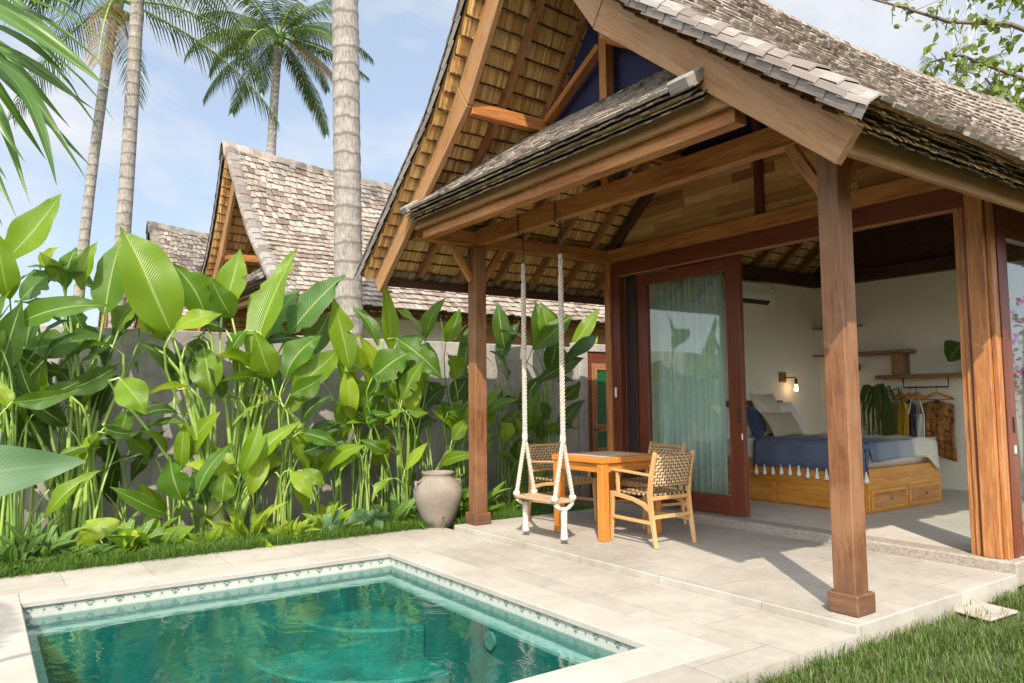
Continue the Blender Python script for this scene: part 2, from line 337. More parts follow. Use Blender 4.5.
# ------------------------------------------------------------------ mesh helpers
OFF = {}
class MB:
    def __init__(s): s.v = []; s.f = []; s.uv = []
    def face(s, pts, uvs=None):
        i = len(s.v); s.v += [tuple(p) for p in pts]; s.f.append(tuple(range(i, i+len(pts))))
        s.uv.append(uvs or [(0, 0)]*len(pts))
    def mesh_add(s, verts, faces, uvs):
        i = len(s.v); s.v += [tuple(p) for p in verts]
        for f, u in zip(faces, uvs): s.f.append(tuple(k+i for k in f)); s.uv.append(u)
    def beam(s, a, b, w, h, up=(0, 0, 1), w1=None, h1=None):
        """square timber from a to b (axis through the middle)"""
        a, b = Vector(a), Vector(b); d = b-a; L = d.length; d.normalize()
        up = Vector(up)
        if abs(d.dot(up.normalized())) > .98: up = Vector((0, 1, 0))
        sd = d.cross(up).normalized(); u = sd.cross(d)
        w1 = w1 or w; h1 = h1 or h
        vs = []
        for p, ww, hh in ((a, w, h), (b, w1, h1)):
            for sx, sz in ((-1, -1), (1, -1), (1, 1), (-1, 1)): vs.append(p+sd*(sx*ww/2)+u*(sz*hh/2))
        fs = [(3, 2, 1, 0), (4, 5, 6, 7)]; uv = [[(0, 0), (w, 0), (w, h), (0, h)]]*2
        o = 0
        for k in range(4):
            j = (k+1) % 4; e = w if k % 2 == 0 else h
            fs.append((k, j, j+4, k+4)); uv.append([(0, o), (0, o+e), (L, o+e), (L, o)]); o += e
        s.mesh_add(vs, fs, uv); return s
    def box(s, x0, x1, y0, y1, z0, z1, axis=None):
        d = (x1-x0, y1-y0, z1-z0)
        ax = axis if axis is not None else max(range(3), key=lambda k: d[k])
        c = ((x0+x1)/2, (y0+y1)/2, (z0+z1)/2)
        a, b = list(c), list(c); a[ax] -= d[ax]/2; b[ax] += d[ax]/2
        if ax == 2: return s.beam(a, b, d[0], d[1], (0, 1, 0))
        if ax == 0: return s.beam(a, b, d[1], d[2])
        return s.beam(a, b, d[0], d[2])
    def tube(s, pts, rad, n=8, caps=True):
        pts = [Vector(p) for p in pts]
        if not hasattr(rad, '__len__'): rad = [rad]*len(pts)
        vs, fs, uv = [], [], []; ref = None; L = 0
        for i, p in enumerate(pts):
            d = (pts[min(i+1, len(pts)-1)]-pts[max(i-1, 0)]).normalized()
            if ref is None: ref = d.orthogonal().normalized()
            ref = (ref-d*ref.dot(d)).normalized(); q = d.cross(ref)
            for k in range(n):
                t = k/n*math.tau; vs.append(p+(ref*math.cos(t)+q*math.sin(t))*rad[i])
        for i in range(len(pts)-1):
            l = (pts[i+1]-pts[i]).length
            for k in range(n):
                j = (k+1) % n
                fs.append((i*n+k, i*n+j, (i+1)*n+j, (i+1)*n+k))
                w = rad[i]*math.tau
                uv.append([(L, k/n*w), (L, (k+1)/n*w), (L+l, (k+1)/n*w), (L+l, k/n*w)])
            L += l
        if caps:
            fs.append(tuple(range(n-1, -1, -1))); uv.append([(0, 0)]*n)
            b = (len(pts)-1)*n; fs.append(tuple(range(b, b+n))); uv.append([(0, 0)]*n)
        s.mesh_add(vs, fs, uv); return s
    def lathe(s, prof, c, n=32):
        vs, fs, uv = [], [], []
        for r, z in prof:
            for k in range(n):
                t = k/n*math.tau; vs.append((c[0]+r*math.cos(t), c[1]+r*math.sin(t), c[2]+z))
        for i in range(len(prof)-1):
            for k in range(n):
                j = (k+1) % n; fs.append((i*n+k, i*n+j, (i+1)*n+j, (i+1)*n+k))
                uv.append([(k/n, prof[i][1]), ((k+1)/n, prof[i][1]), ((k+1)/n, prof[i+1][1]), (k/n, prof[i+1][1])])
        fs.append(tuple(range(n-1, -1, -1))); uv.append([(0, 0)]*n)
        s.mesh_add(vs, fs, uv); return s
    def prism(s, poly, d):
        """flat polygon (list of points) pushed along vector d"""
        d = Vector(d); a = [Vector(p) for p in poly]; b = [p+d for p in a]; n = len(a)
        ax = (a[1]-a[0]).normalized(); nn = d.normalized(); ay = nn.cross(ax)
        def q(p): return ((p-a[0]).dot(ax), (p-a[0]).dot(ay)+(p-a[0]).dot(nn))
        fs = [tuple(range(n-1, -1, -1)), tuple(range(n, 2*n))]; uv = [[q(p) for p in reversed(a)], [q(p) for p in b]]
        for k in range(n):
            j = (k+1) % n; fs.append((k, j, j+n, k+n)); uv.append([q(a[k]), q(a[j]), q(b[j]), q(b[k])])
        s.mesh_add(a+b, fs, uv); return s
    def grid(s, P, U=None):
        """P[i][j] points"""
        n, k = len(P), len(P[0]); vs = [p for r in P for p in r]; fs, uv = [], []
        for i in range(n-1):
            for j in range(k-1):
                fs.append((i*k+j, i*k+j+1, (i+1)*k+j+1, (i+1)*k+j))
                g = lambda a, c: U[a][c] if U else (a/(n-1), c/(k-1))
                uv.append([g(i, j), g(i, j+1), g(i+1, j+1), g(i+1, j)])
        s.mesh_add(vs, fs, uv); return s
    def build(s, name, mat, parent=None, smooth=False, bevel=0, solid=0, sub=0):
        me = bpy.data.meshes.new(name); me.from_pydata(s.v, [], s.f)
        ul = me.uv_layers.new(name='UVMap'); flat = [c for u in s.uv for p in u for c in p]
        ul.data.foreach_set('uv', flat)
        me.materials.append(M[mat]); me.update()
        if smooth: me.polygons.foreach_set('use_smooth', [True]*len(me.polygons))
        o = bpy.data.objects.new(name, me); C.objects.link(o)
        if parent is not None:
            o.parent = parent
            if parent.name in OFF: o.location = -OFF[parent.name]
        if solid: md = o.modifiers.new('thick', 'SOLIDIFY'); md.thickness = solid; md.offset = 0
        if bevel: md = o.modifiers.new('bevel', 'BEVEL'); md.width = bevel; md.segments = 1; md.limit_method = 'ANGLE'
        if sub: md = o.modifiers.new('sub', 'SUBSURF'); md.levels = sub; md.render_levels = sub
        return o
def tag(o, label=None, cat=None, group=None, kind=None):
    if label: o['label'] = label
    if cat: o['category'] = cat
    if group: o['group'] = group
    if kind: o['kind'] = kind
    return o
def thing(name, label, cat, loc=(0, 0, 0), rotz=0, group=None, local=False):
    o = bpy.data.objects.new(name, None); C.objects.link(o); o.empty_display_size = .2
    o.location = loc; o.rotation_euler = (0, 0, rotz)
    if not local: OFF[o.name] = Vector(loc)
    return tag(o, label, cat, group)
def copy_tree(o, parent=None):
    c = o.copy(); C.objects.link(c); c.parent = parent
    for ch in o.children: copy_tree(ch, c)
    return c

# ================================================================== the house (all in world metres)
XC = -4.77                       # ridge line of the front bungalow
def ubase(w):
    lo = 4.10+.811*(1.008-w); up = 4.10+1.17*(1.008-w); d = lo-up; k = .16
    h = max(0, k-abs(d))/k
    return max(lo, up)+h*h*k*.25
def U(w, Y):                      # underside of the shingles
    t = (Y-7.9)/4.5
    return ubase(w)+.27*t*t*max(0, 1-w/1.25)
def yv(w): return 3.36-.06*max(0, 1-w/1.3)**2
def yb(w): return 12.42+.06*max(0, 1-w/1.3)**2
W_E = 2.86
# arc-length samples of the slope
def wsamples(step, w0, w1):
    out = []; w = w0; out.append(w)
    while w > w1:
        dz = (U(w-.01, 7.9)-U(w, 7.9))/.01
        w -= step/math.sqrt(1+dz*dz); out.append(w)
    return out
def pt(side, w, Y, lift): 
    dz = (U(w-.01, Y)-U(w+.01, Y))/.02; L = math.sqrt(1+dz*dz)
    return Vector((XC+side*(w+lift*dz/L), Y, U(w, Y)+lift/L))

def shingles(side):
    r = random.Random(5 if side > 0 else 6); mb = MB()
    ws = wsamples(.142, W_E, .03); TH = .12
    for i in range(len(ws)-1):
        w0, w1 = ws[i], max(.0, ws[i+1]-.035); ya, ye = yv(w0)+.05, yb(w0)-.05
        n = int((ye-ya)/.1)+8; off = (i % 2)*.5
        y = ya
        for k in range(n+1):
            wd = .106*r.uniform(.9, 1.1)*(.5 if k == 0 and i % 2 else 1); y0 = y; y1 = min(y+wd, ye); y = y1
            if y1-y0 < .02: continue
            j = r.uniform(-.018, .018); lf = r.uniform(.022, .036); g = .005
            wa = w0+j
            a = pt(side, wa, y0+g, TH+lf); b = pt(side, wa, y1-g, TH+lf+r.uniform(-.006, .006))
            c = pt(side, w1, y1-g, TH); d = pt(side, w1, y0+g, TH)
            a2 = pt(side, wa, y0+g, TH+lf-.022); b2 = pt(side, wa, y1-g, TH+lf-.022)
            mb.mesh_add([a, b, c, d, a2, b2], [(0, 1, 2, 3) if side > 0 else (3, 2, 1, 0), (4, 5, 1, 0), (4, 0, 3), (5, 2, 1)],
                        [[(0, 0), (0, .09), (.16, .09), (.16, 0)] if side > 0 else [(.16, 0), (.16, .09), (0, .09), (0, 0)], [(0, 0), (0, .09), (.02, .09), (.02, 0)], [(0, 0), (.02, 0), (.1, 0)], [(0, 0), (.1, 0), (.02, 0)]])
            if y >= ye-.01: break
    return mb
def verge(side, end):
    r = random.Random(8); mb = MB(); ws = wsamples(.19, W_E, .02)
    sg = 1 if end == 0 else -1; yf = yv if end == 0 else yb
    for i in range(len(ws)-1):
        for course in range(3):
            w0 = ws[i]+course*.06; w1 = max(.0, ws[i+1]-.03+course*.06)
            w0 = min(w0, W_E+.02); lf = r.uniform(.012, .03)
            prof = [(.20-.03*course, .125), (.10, .15), (.0, .14), (-.035, .105)] if course == 0 else ([(.0, .135), (-.035, .10), (-.045, .07)] if course == 1 else [(-.028, .085), (-.03, .05), (-.022, .015)])
            P = []
            for q, (dy, h) in enumerate(prof):
                P.append([pt(side, w0, yf(w0)+sg*(dy-.004*course), h+lf*.6), pt(side, w1, yf(w1)+sg*dy, h-.004)])
            n = len(P); U_ = [[(0, k*.05), (.2, k*.05)] for k in range(n)]
            mb.grid(P, U_)
            mb.grid([[p[0], p[0]-Vector((0, 0, .011))] for p in P])
    return mb
def eave(side):
    r = random.Random(9); mb = MB()
    for lay in range(5):
        wo = W_E-.012-.022*lay; h = .105-.040*lay; y = yv(2.8)+.03 if lay < 1 else 3.56
        while y < yb(2.8)-.03:
            wd = r.uniform(.05, .09); j = r.uniform(-.012, .012); dz = r.uniform(-.006, .006)
            y1 = y+wd-.006
            P = [Vector((XC+side*(wo+j), yy, U(wo, yy)+h+dz)) for yy in (y, y1)]
            t = .012; inn = Vector((-side*.12, 0, .09))
            vs = [P[0], P[1], P[1]+Vector((0, 0, t)), P[0]+Vector((0, 0, t))]; vs += [p+inn for p in vs]
            fs = [(0, 1, 2, 3), (4, 5, 1, 0), (3, 2, 6, 7), (0, 3, 7, 4), (1, 5, 6, 2)]
            mb.mesh_add(vs, fs, [[(0, 0), (.05, 0), (.05, .02), (0, .02)]]*5); y += wd
    return mb
def lining(side):
    r = random.Random(3); mb = MB(); ws = wsamples(.15, W_E-.06, .03)
    for i in range(len(ws)-1):
        w0, w1 = ws[i], ws[i+1]; ya, ye = yv(w0)+.015, yb(w0)-.015; y = ya
        while y < ye:
            wd = r.uniform(.014, .030); y1 = min(y+wd-.0015, ye); j = r.uniform(-.012, .012); l = r.uniform(-.004, .004)
            a = pt(side, w0+j, y, -.012+l); b = pt(side, w0+j, y1, -.012+l); c = pt(side, w1, y1, .03); d = pt(side, w1, y, .03)
            mb.face([d, c, b, a], [(0, 0), (0, wd), (.15, wd), (.15, 0)]); y += wd
        # the underlap that closes the row
        for q in range(14):
            y0, y1 = ya+(ye-ya)*q/14, ya+(ye-ya)*(q+1)/14
            mb.face([pt(side, w0, y0, .05), pt(side, w1-.04, y0, .055), pt(side, w1-.04, y1, .055), pt(side, w0, y1, .05)], [(0, 0), (.15, 0), (.15, .6), (0, .6)])
    return mb
def battens(side):
    mb = MB()
    for w in wsamples(.15, W_E-.06, .06)[1:]:
        mb.tube([pt(side, w, yv(w)+.02+(yb(w)-yv(w)-.04)*q/9, -.006) for q in range(10)], .012, 5, False)
    return mb
def rafter(side, Y):
    mb = MB(); d = .05
    k = [(2.585 if side > 0 else 2.67, ), (1.62, ), (1.0, ), (.5, ), (.04, )]
    for i in range(len(k)-1):
        a = pt(side, k[i][0], Y, -.02-d); b = pt(side, k[i+1][0]-(.02 if i < 3 else 0), Y, -.02-d)
        mb.beam(a, b, .048, .08, (0, 0, 1))
    return mb
def ridge():
    r = random.Random(21); mb = MB(); y = yv(0)-.06; n = 0
    while y < yb(0)+.10:
        wd = .105; hh = .15+.012*(n % 2)+r.uniform(-.006, .006); yy = max(3.0, min(y, 12.8))
        for s in (-1, 1):
            a, b = s*.17, s*.0
            za, zb = U(.17, yy)+.13, U(0, yy)+hh+.05
            P = [[Vector((XC+a, y, za+.012)), Vector((XC+a, y+wd+.03, za-.004))], [Vector((XC+a*.4, y, (za*.3+zb*.7)+.03)), Vector((XC+a*.4, y+wd+.03, (za*.3+zb*.7)+.01))], [Vector((XC, y, zb)), Vector((XC, y+wd+.03, zb-.014))]]
            mb.grid(P, [[(0, k*.08), (.13, k*.08)] for k in range(3)])
            mb.grid([[p[0], p[0]-Vector((0, 0, .03))] for p in P])
        y += wd; n += 1
    for q in range(10):
        y0, y1 = 3.3+.9*q, 4.2+.9*q
        mb.beam((XC, y0, U(0, y0)-.03), (XC, y1, U(0, y1)-.03), .06, .1)
    return mb
def bargeboard(side, Y0, Y1):
    mb = MB()
    X = lambda w: XC+side*w
    e = .012
    def P(w, z): return Vector((X(w), Y0, z))
    ap = U(0, 3.55)
    for poly in ([P(2.795, U(2.795, 3.5)-.005), P(1.008, U(1.008, 3.5)-.02), P(.85, 3.94), P(2.66, 2.475)],
                 [P(1.008-e*.3, U(1.008, 3.5)-.02+e), P(0.0, ap-.005), P(0.0, ap-.36), P(.85-e*.3, 3.94+e)]):
        mb.prism(poly if side < 0 else [poly[1], poly[0], poly[3], poly[2]], (0, Y1-Y0, 0))
    return mb

house = thing('bungalow', 'thatch-lined timber bungalow with open bedroom and steep bamboo-shingled roof beside the pool', 'bungalow', (XC, 6.3, 0))
def part(mb, name, mat, parent=house, bevel=.004, **kw): return mb.build(name, mat, parent, bevel=bevel, **kw)
# -- roof
shared = []      # what the neighbouring bungalows repeat
roof = part(lining(-1), 'roof', 'lath', bevel=0)
rl = lining(1).build('roof_lining', 'lath', roof)
battens(-1).build('batten', 'dark_beam', roof); battens(1).build('batten', 'dark_beam', roof)
for s in (-1, 1):
    shingles(s).build('shingles', 'shingle', roof)
    for e in (0, 1): verge(s, e).build('verge_tiles', 'verge_tile', roof)
    eave(s).build('eave_shingles', 'eave_tile', roof)
ridge().build('ridge_cap', 'shingle', roof)
for s in (-1, 1):
    for i in range(17):
        rafter(s, 3.98+.51*i).build('rafter', 'rafter_wood', roof)
    for Y, y1 in ((3.495, 3.55), (12.2, 12.25)): shared.append(part(bargeboard(s, Y, y1), 'bargeboard', 'teak_weathered'))
    w = .90; z = ubase(1.0)-.205
    shared.append(part(MB().box(XC+s*w-.045, XC+s*w+.045, 3.556, 12.19, z-.06, z+.06), 'purlin', 'teak'))
shared.append(roof)
# eave boards
shared.append(part(MB().box(XC+2.60, XC+2.64, 3.56, 12.2, 2.565, 2.775), 'eave_fascia', 'teak_weathered'))
shared.append(part(MB().box(XC-2.74, XC-2.69, 3.56, 12.2, 2.56, 2.645), 'eave_rail', 'dark_beam'))
# -- front frame: posts, plates, tie beam, king post
XL, XR, YP = -6.885, -2.675, 4.40
for X in (XL, XR):
    p = part(MB().box(X-.073, X+.073, YP-.073, YP+.073, .0, 2.972), 'post', 'post_wood', bevel=.006)
    part(MB().box(X-.10, X+.10, YP-.10, YP+.10, .0, .125), 'post_base', 'post_wood', p, bevel=.008); shared.append(p)
    shared.append(part(MB().box(X-.06, X+.06, 3.62, 12.0, 2.975, 3.125), 'wall_plate', 'teak'))
part(MB().box(XL+.063, XR-.063, YP-.05, YP+.05, 2.98, 3.15), 'tie_beam', 'teak')
kp = part(MB().box(XC-.045, XC+.045, YP-.045, YP+.045, 3.152, 5.30), 'king_post', 'teak')
for s in (-1, 1):
    part(MB().beam((XC+s*.06, YP, 4.42), (XC+s*.83, YP+.0, 3.98), .06, .09, (0, 1, 0)), 'strut', 'teak')
    part(MB().beam((XC+s*.12, YP, 3.17), (XC+s*.96, YP, 3.86), .06, .09, (0, 1, 0)), 'strut', 'dark_beam')
def brace(a, b): return MB().beam(a, b, .05, .07)
part(brace((XR-.075, YP, 2.62), (XR-.30, YP, 2.985)), 'brace', 'teak')
part(brace((XL+.0, YP-.075, 2.60), (XL, YP-.33, 2.98)), 'brace', 'teak')
part(brace((XL+.0, YP+.075, 2.60), (XL, YP+.33, 2.98)), 'brace', 'teak')
part(brace((XR+.0, YP+.075, 2.60), (XR, YP+.33, 2.98)), 'brace', 'teak')
# navy mesh closing the gable above the little front roof
part(MB().prism([(XC-1.02, 4.52, 3.78), (XC+1.02, 4.52, 3.78), (XC+.92, 4.52, 4.02), (XC, 4.52, 5.25), (XC-.92, 4.52, 4.02)], (0, .02, 0)), 'gable_screen', 'navy', bevel=0)
# -- little roof under the gable
def pent():
    r = random.Random(31); mb = MB(); X0, X1 = -6.60, -3.02; Y0, Z0, Y1, Z1 = 3.40, 3.17, 4.50, 3.98
    L = math.hypot(Y1-Y0, Z1-Z0); n = int(L/.125); dy, dz = (Y1-Y0)/L, (Z1-Z0)/L
    for i in range(n):
        s0, s1 = i*.125, i*.125+.16; spread = .12*i/n
        wl = 1.008+(4.06-(Z0+dz*s1))/.811; x = max(X0, XC-wl); xe = min(X1, XC+wl)
        while x < xe-.03:
            wd = r.uniform(.07, .1); lf = r.uniform(.008, .018); j = r.uniform(-.012, .012)*(i > 0)
            g = lambda xx, ss, h: Vector((xx, Y0+dy*ss-dz*h, Z0+dz*ss+dy*h))
            a, b, c, d = g(x, s0+j, .02+lf), g(x+wd-.006, s0+j, .02+lf), g(x+wd-.006, s1, .02), g(x, s1, .02)
            a2, b2 = g(x, s0+j, .008), g(x+wd-.006, s0+j, .008)
            mb.mesh_add([a, b, c, d, a2, b2], [(0, 1, 2, 3), (4, 5, 1, 0), (4, 0, 3), (5, 2, 1)], [[(0, 0), (0, .09), (.16, .09), (.16, 0)], [(0, 0), (0, .09), (.02, .09), (.02, 0)], [(0, 0), (.02, 0), (.1, 0)], [(0, 0), (.1, 0), (.02, 0)]]); x += wd
    return mb
def pent_eave():
    r = random.Random(32); mb = MB()
    for lay in range(4):
        x = -6.64
        while x < -2.98:
            wd = r.uniform(.05, .09); j = r.uniform(-.008, .008); y = 3.40+.02*lay+j*.6; z = 3.15-.024*lay+r.uniform(-.002, .002)
            mb.beam((x+wd/2, y, z), (x+wd/2, y+.14, z+.10), wd-.004, .011); x += wd
    return mb
pr = part(pent(), 'front_canopy', 'shingle', bevel=0); shared.append(pr)
pent_eave().build('eave_shingles', 'eave_tile', pr)
MB().prism([(-6.62, 3.44, 3.14), (-3.0, 3.44, 3.14), (-3.72, 4.50, 3.945), (-5.82, 4.50, 3.945)], (0, .012, -.016)).build('canopy_boards', 'lath', pr)
MB().beam((-6.60, 3.365, 3.17), (-6.60, 3.52, 3.27), .13, .075).build('end_block', 'verge_tile', pr, bevel=.012)
MB().beam((-3.02, 3.365, 3.17), (-3.02, 3.52, 3.27), .17, .085).build('end_block', 'verge_tile', pr, bevel=.012)
shared.append(part(MB().box(-6.735, -2.80, 3.552, 3.60, 3.03, 3.165), 'canopy_fascia', 'teak_weathered'))
shared.append(part(MB().box(-6.70, -2.82, 3.63, 3.74, 2.945, 3.045), 'canopy_beam', 'teak'))
for i in range(6):
    X = -6.5+.64*i; MB().beam((X, 3.66, 3.20), (X, 4.5, 3.86), .05, .07).build('canopy_rafter', 'rafter_wood', pr)

# -- plinth and floor
part(MB().box(-7.0, -2.50, 6.27, 6.50, -.10, .082, 0), 'plinth', 'plinth', bevel=.012)
part(MB().box(-7.0, -2.52, 6.501, 12.2, -.10, .078, 1), 'room_floor', 'screed', bevel=0)
# -- front wall of the room
YW = 6.36
part(MB().box(-6.83, -2.60, 6.27, 6.39, 2.978, 3.125), 'header_beam', 'teak')
part(MB().box(-6.80, -2.745, 6.33, 6.47, 2.80, 2.976), 'header_board', 'red_wood')
part(MB().box(-6.80, -2.80, 6.325, 6.345, 2.785, 2.80), 'header_trim', 'teak', bevel=0)
def cladding(Y, ztop, zbot, thick=.02, step=.105):
    r = random.Random(17); mb = MB(); z = zbot
    def wmax(z):
        lo, hi = 0, 3
        for _ in range(30):
            mid = (lo+hi)/2
            if U(mid, Y)-.03 > z: lo = mid
            else: hi = mid
        return lo
    while z < ztop:
        z1 = min(z+step, ztop); w0, w1 = wmax(z), wmax(z1)
        x = -w0
        while x < w0:
            x1 = min(w0, x+r.uniform(.35, 1.0))
            if w0-x1 < .12: x1 = w0
            a, b = max(x, -w0), x1
            q = [(XC+a, Y, z+.001), (XC+b, Y, z+.001), (XC+min(b, w1), Y, z1-.001), (XC+max(a, -w1), Y, z1-.001)]
            o = r.uniform(0, .006)
            if q[2][0]-q[3][0] > .01:
                mb.prism([(p[0], p[1]-o, p[2]) for p in q], (0, thick, 0))
            x = x1
        z = z1
    return mb
part(cladding(6.38, 3.92, 3.127), 'gable_cladding', 'plank', bevel=0)
part(MB().box(XC-.0+.055, XC+.145, 6.33, 6.372, 3.127, 4.15), 'gable_stud', 'red_wood')
part(MB().box(XC-1.22, XC+1.22, 6.32, 6.40, 3.90, 3.99), 'gable_collar', 'dark_beam')
part(MB().prism([(XC-1.0, 6.41, 3.98), (XC+1.0, 6.41, 3.98), (XC, 6.41, 5.22)], (0, .02, 0)), 'gable_screen', 'navy', bevel=0)
for s in (-1, 1):
    part(MB().beam((XC+s*2.02, 6.31, U(2.02, 6.3)-.13), (XC+s*1.02, 6.31, U(1.02, 6.3)-.13), .07, .11), 'gable_rafter', 'dark_beam')
part(MB().box(-6.93, -6.835, 6.29, 6.39, .082, 2.975), 'corner_post', 'teak', bevel=.006)
part(MB().box(-6.83, -6.70, 6.32, 6.42, .082, 2.80), 'door_jamb', 'red_wood')
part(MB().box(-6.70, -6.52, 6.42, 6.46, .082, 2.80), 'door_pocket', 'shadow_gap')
# sliding door leaf
dl = part(MB().box(-5.20, -5.02, 6.44, 6.50, .10, 2.79), 'sliding_door', 'red_wood')
MB().box(-6.52, -6.36, 6.44, 6.50, .10, 2.79).build('stile', 'red_wood', dl, bevel=.004)
MB().box(-6.36, -5.20, 6.44, 6.50, .10, .29).build('rail', 'red_wood', dl, bevel=.004)
MB().box(-6.36, -5.20, 6.44, 6.50, 2.66, 2.79).build('rail', 'red_wood', dl, bevel=.004)
MB().box(-6.36, -5.20, 6.468, 6.474, .29, 2.66).build('pane', 'glass', dl)
MB().box(-5.085, -5.055, 6.432, 6.441, 1.05, 1.20).build('handle', 'black_metal', dl, bevel=.003)
MB().box(-5.045, -5.03, 6.432, 6.441, .88, .94).build('strike', 'white_paint', dl, bevel=.003)
# corner pillar, made of several strips
pi = part(MB().box(-2.745, -2.615, 6.31, 6.44, .082, 2.975), 'corner_post', 'pillar_wood', bevel=.006)
for i, (a, b, y, mt) in enumerate(((-2.80, -2.747, 6.335, 'pillar_wood'), (-2.845, -2.80, 6.35, 'pillar_wood'))):
    MB().box(a, b, y, 6.44, .082, 2.80).build('jamb', mt, pi, bevel=.004)
MB().box(-2.765, -2.745, 6.328, 6.40, .082, 2.80).build('groove', 'red_wood', pi)
MB().box(-2.613, -2.575, 6.345, 6.42, .082, 2.90).build('jamb', 'pillar_wood', pi, bevel=.004)
MB().box(-2.613, -2.565, 6.43, 6.50, .082, 2.90).build('jamb', 'red_wood', pi, bevel=.004)
part(MB().box(-2.90, -2.80, 6.52, 6.78, .079, 2.79, 2), 'wall_return', 'plaster', bevel=0)
# side glazing on the right
sd = part(MB().box(-2.65, -2.58, 6.505, 6.62, .082, 2.62), 'side_window', 'red_wood')
for y in (7.75, 9.0, 10.35): MB().box(-2.65, -2.58, y, y+.11, .082, 2.62).build('stile', 'red_wood', sd, bevel=.004)
MB().box(-2.65, -2.58, 6.62, 10.35, .079, .20).build('rail', 'red_wood', sd); MB().box(-2.645, -2.575, 6.505, 10.46, 2.55, 2.97).build('rail', 'red_wood', sd)
MB().box(-2.62, -2.614, 6.62, 10.35, .20, 2.55).build('pane', 'glass', sd)
MB().box(-2.59, -2.572, 6.55, 6.57, 1.02, 1.14).build('handle', 'black_metal', sd); MB().box(-2.59, -2.572, 6.55, 6.57, .86, .92).build('strike', 'white_paint', sd)
# room walls
part(MB().box(-6.92, -6.78, 6.43, 12.1, .079, 3.04, 1), 'wall', 'plaster', bevel=0)
part(MB().box(-6.779, -2.66, 10.56, 10.68, .079, 3.04, 0), 'wall', 'plaster', bevel=0)
part(MB().box(-2.66, -2.56, 10.47, 12.1, .079, 3.04, 1), 'wall', 'plaster', bevel=0)
part(MB().box(-6.80, -6.70, 6.50, 10.5, 2.98, 3.16), 'wall_beam', 'dark_beam')
part(MB().box(-6.69, -2.70, 10.44, 10.56, 2.98, 3.16), 'wall_beam', 'dark_beam')
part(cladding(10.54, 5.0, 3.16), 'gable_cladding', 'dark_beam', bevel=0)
for y in (7.1, 8.2, 9.3):
    pass
tag(MB().box(-6.80, -6.765, 6.312, 6.32, 1.33, 1.45).build('light_switch', 'white_paint', bevel=.004), 'small white switch plate on the door jamb behind the table', 'switch')

# -- neighbouring bungalows repeat the roof and frame
def neighbour(dx, label):
    h = thing('bungalow', label, 'bungalow', (XC+dx, 6.3, 0), 0, 'bungalows beyond the garden wall')
    OFF.pop(h.name)
    for o in shared: copy_tree(o, h)
    OFF[h.name] = Vector((XC, 6.3, 0))
    MB().box(-6.9, -2.65, 6.35, 6.45, -.1, 3.1, 0).build('wall', 'plaster', h); MB().box(-2.7, -2.6, 6.451, 12.0, -.1, 2.97, 1).build('wall', 'plank', h)
    MB().box(-6.95, -6.85, 6.451, 12.0, -.1, 2.97, 1).build('wall', 'plaster', h)
    cladding(6.4, 4.9, 3.127).build('gable_cladding', 'plank', h)
    MB().prism([(XC-1.02, 4.52, 3.78), (XC+1.02, 4.52, 3.78), (XC+.92, 4.52, 4.02), (XC, 4.52, 5.25), (XC-.92, 4.52, 4.02)], (0, .02, 0)).build('gable_screen', 'lath', h)
    return h
neighbour(-8.35, 'nearest bungalow beyond the garden wall, its tall gable roof crossed by the thick palm trunk')
neighbour(-15.25, 'second bungalow beyond the wall, a lower looking shingled gable left of the taller one')
neighbour(-23.4, 'farthest bungalow, only a scrap of shingled roof between palm trunk and banana leaves')

# ================================================================== deck, pool, ground
GZ = -.13
g = MB(); S = 400
# the ground as one sheet with an opening for the pool
PX0, PX1, PY0, PY1, DZ = -6.30, -3.09, .30, 3.08, -.05
def ring(mb, X0, X1, Y0, Y1, x0, x1, y0, y1, z):
    for a, b, c, d in ((X0, X1, Y0, y0), (X0, X1, y1, Y1), (X0, x0, y0, y1), (x1, X1, y0, y1)):
        mb.face([(a, c, z), (b, c, z), (b, d, z), (a, d, z)], [(a, c), (b, c), (b, d), (a, d)])
ring(g, -S, S, -S, S, PX0-.3, PX1+.3, PY0-.3, PY1+.3, GZ); tag(g.build('ground', 'earth'), kind='structure')
bed_z = GZ+.02
tag(MB().box(-8.6, -7.31, -6, 6.2, GZ-.05, bed_z, 1).build('planting_soil', 'soil'), kind='structure')
tag(MB().box(-8.6, -7.02, 6.21, 7.2, GZ-.05, bed_z, 1).build('planting_soil', 'soil'), kind='structure')
d = MB(); X0, X1, Y0, Y1 = -7.30, -2.50, -1.2, 4.16
for a, b, c, e in ((X0, X1, Y0, PY0-.32), (X0, X1, PY1+.32, Y1), (X0, PX0-.32, PY0-.32, PY1+.32), (PX1+.32, X1, PY0-.32, PY1+.32)):
    d.box(a, b, c, e, -.2, DZ-.002)
tag(d.build('pool_deck', 'deck'), kind='structure')
tag(MB().box(-6.99, -2.50, 4.163, 6.268, -.2, 0.0, 0).build('terrace', 'deck', bevel=.006), kind='structure')
tag(MB().prism([(p.x, p.y, GZ+.012) for p in (atZ(944, 607, -.1), atZ(990, 620, -.1), atZ(1019, 611, -.1), atZ(972, 600, -.1))], (0, 0, .022)).build('stepping_stone', 'slab', bevel=.008), 'flat pale stepping stone set in the lawn beside the terrace edge', 'stepping stone')
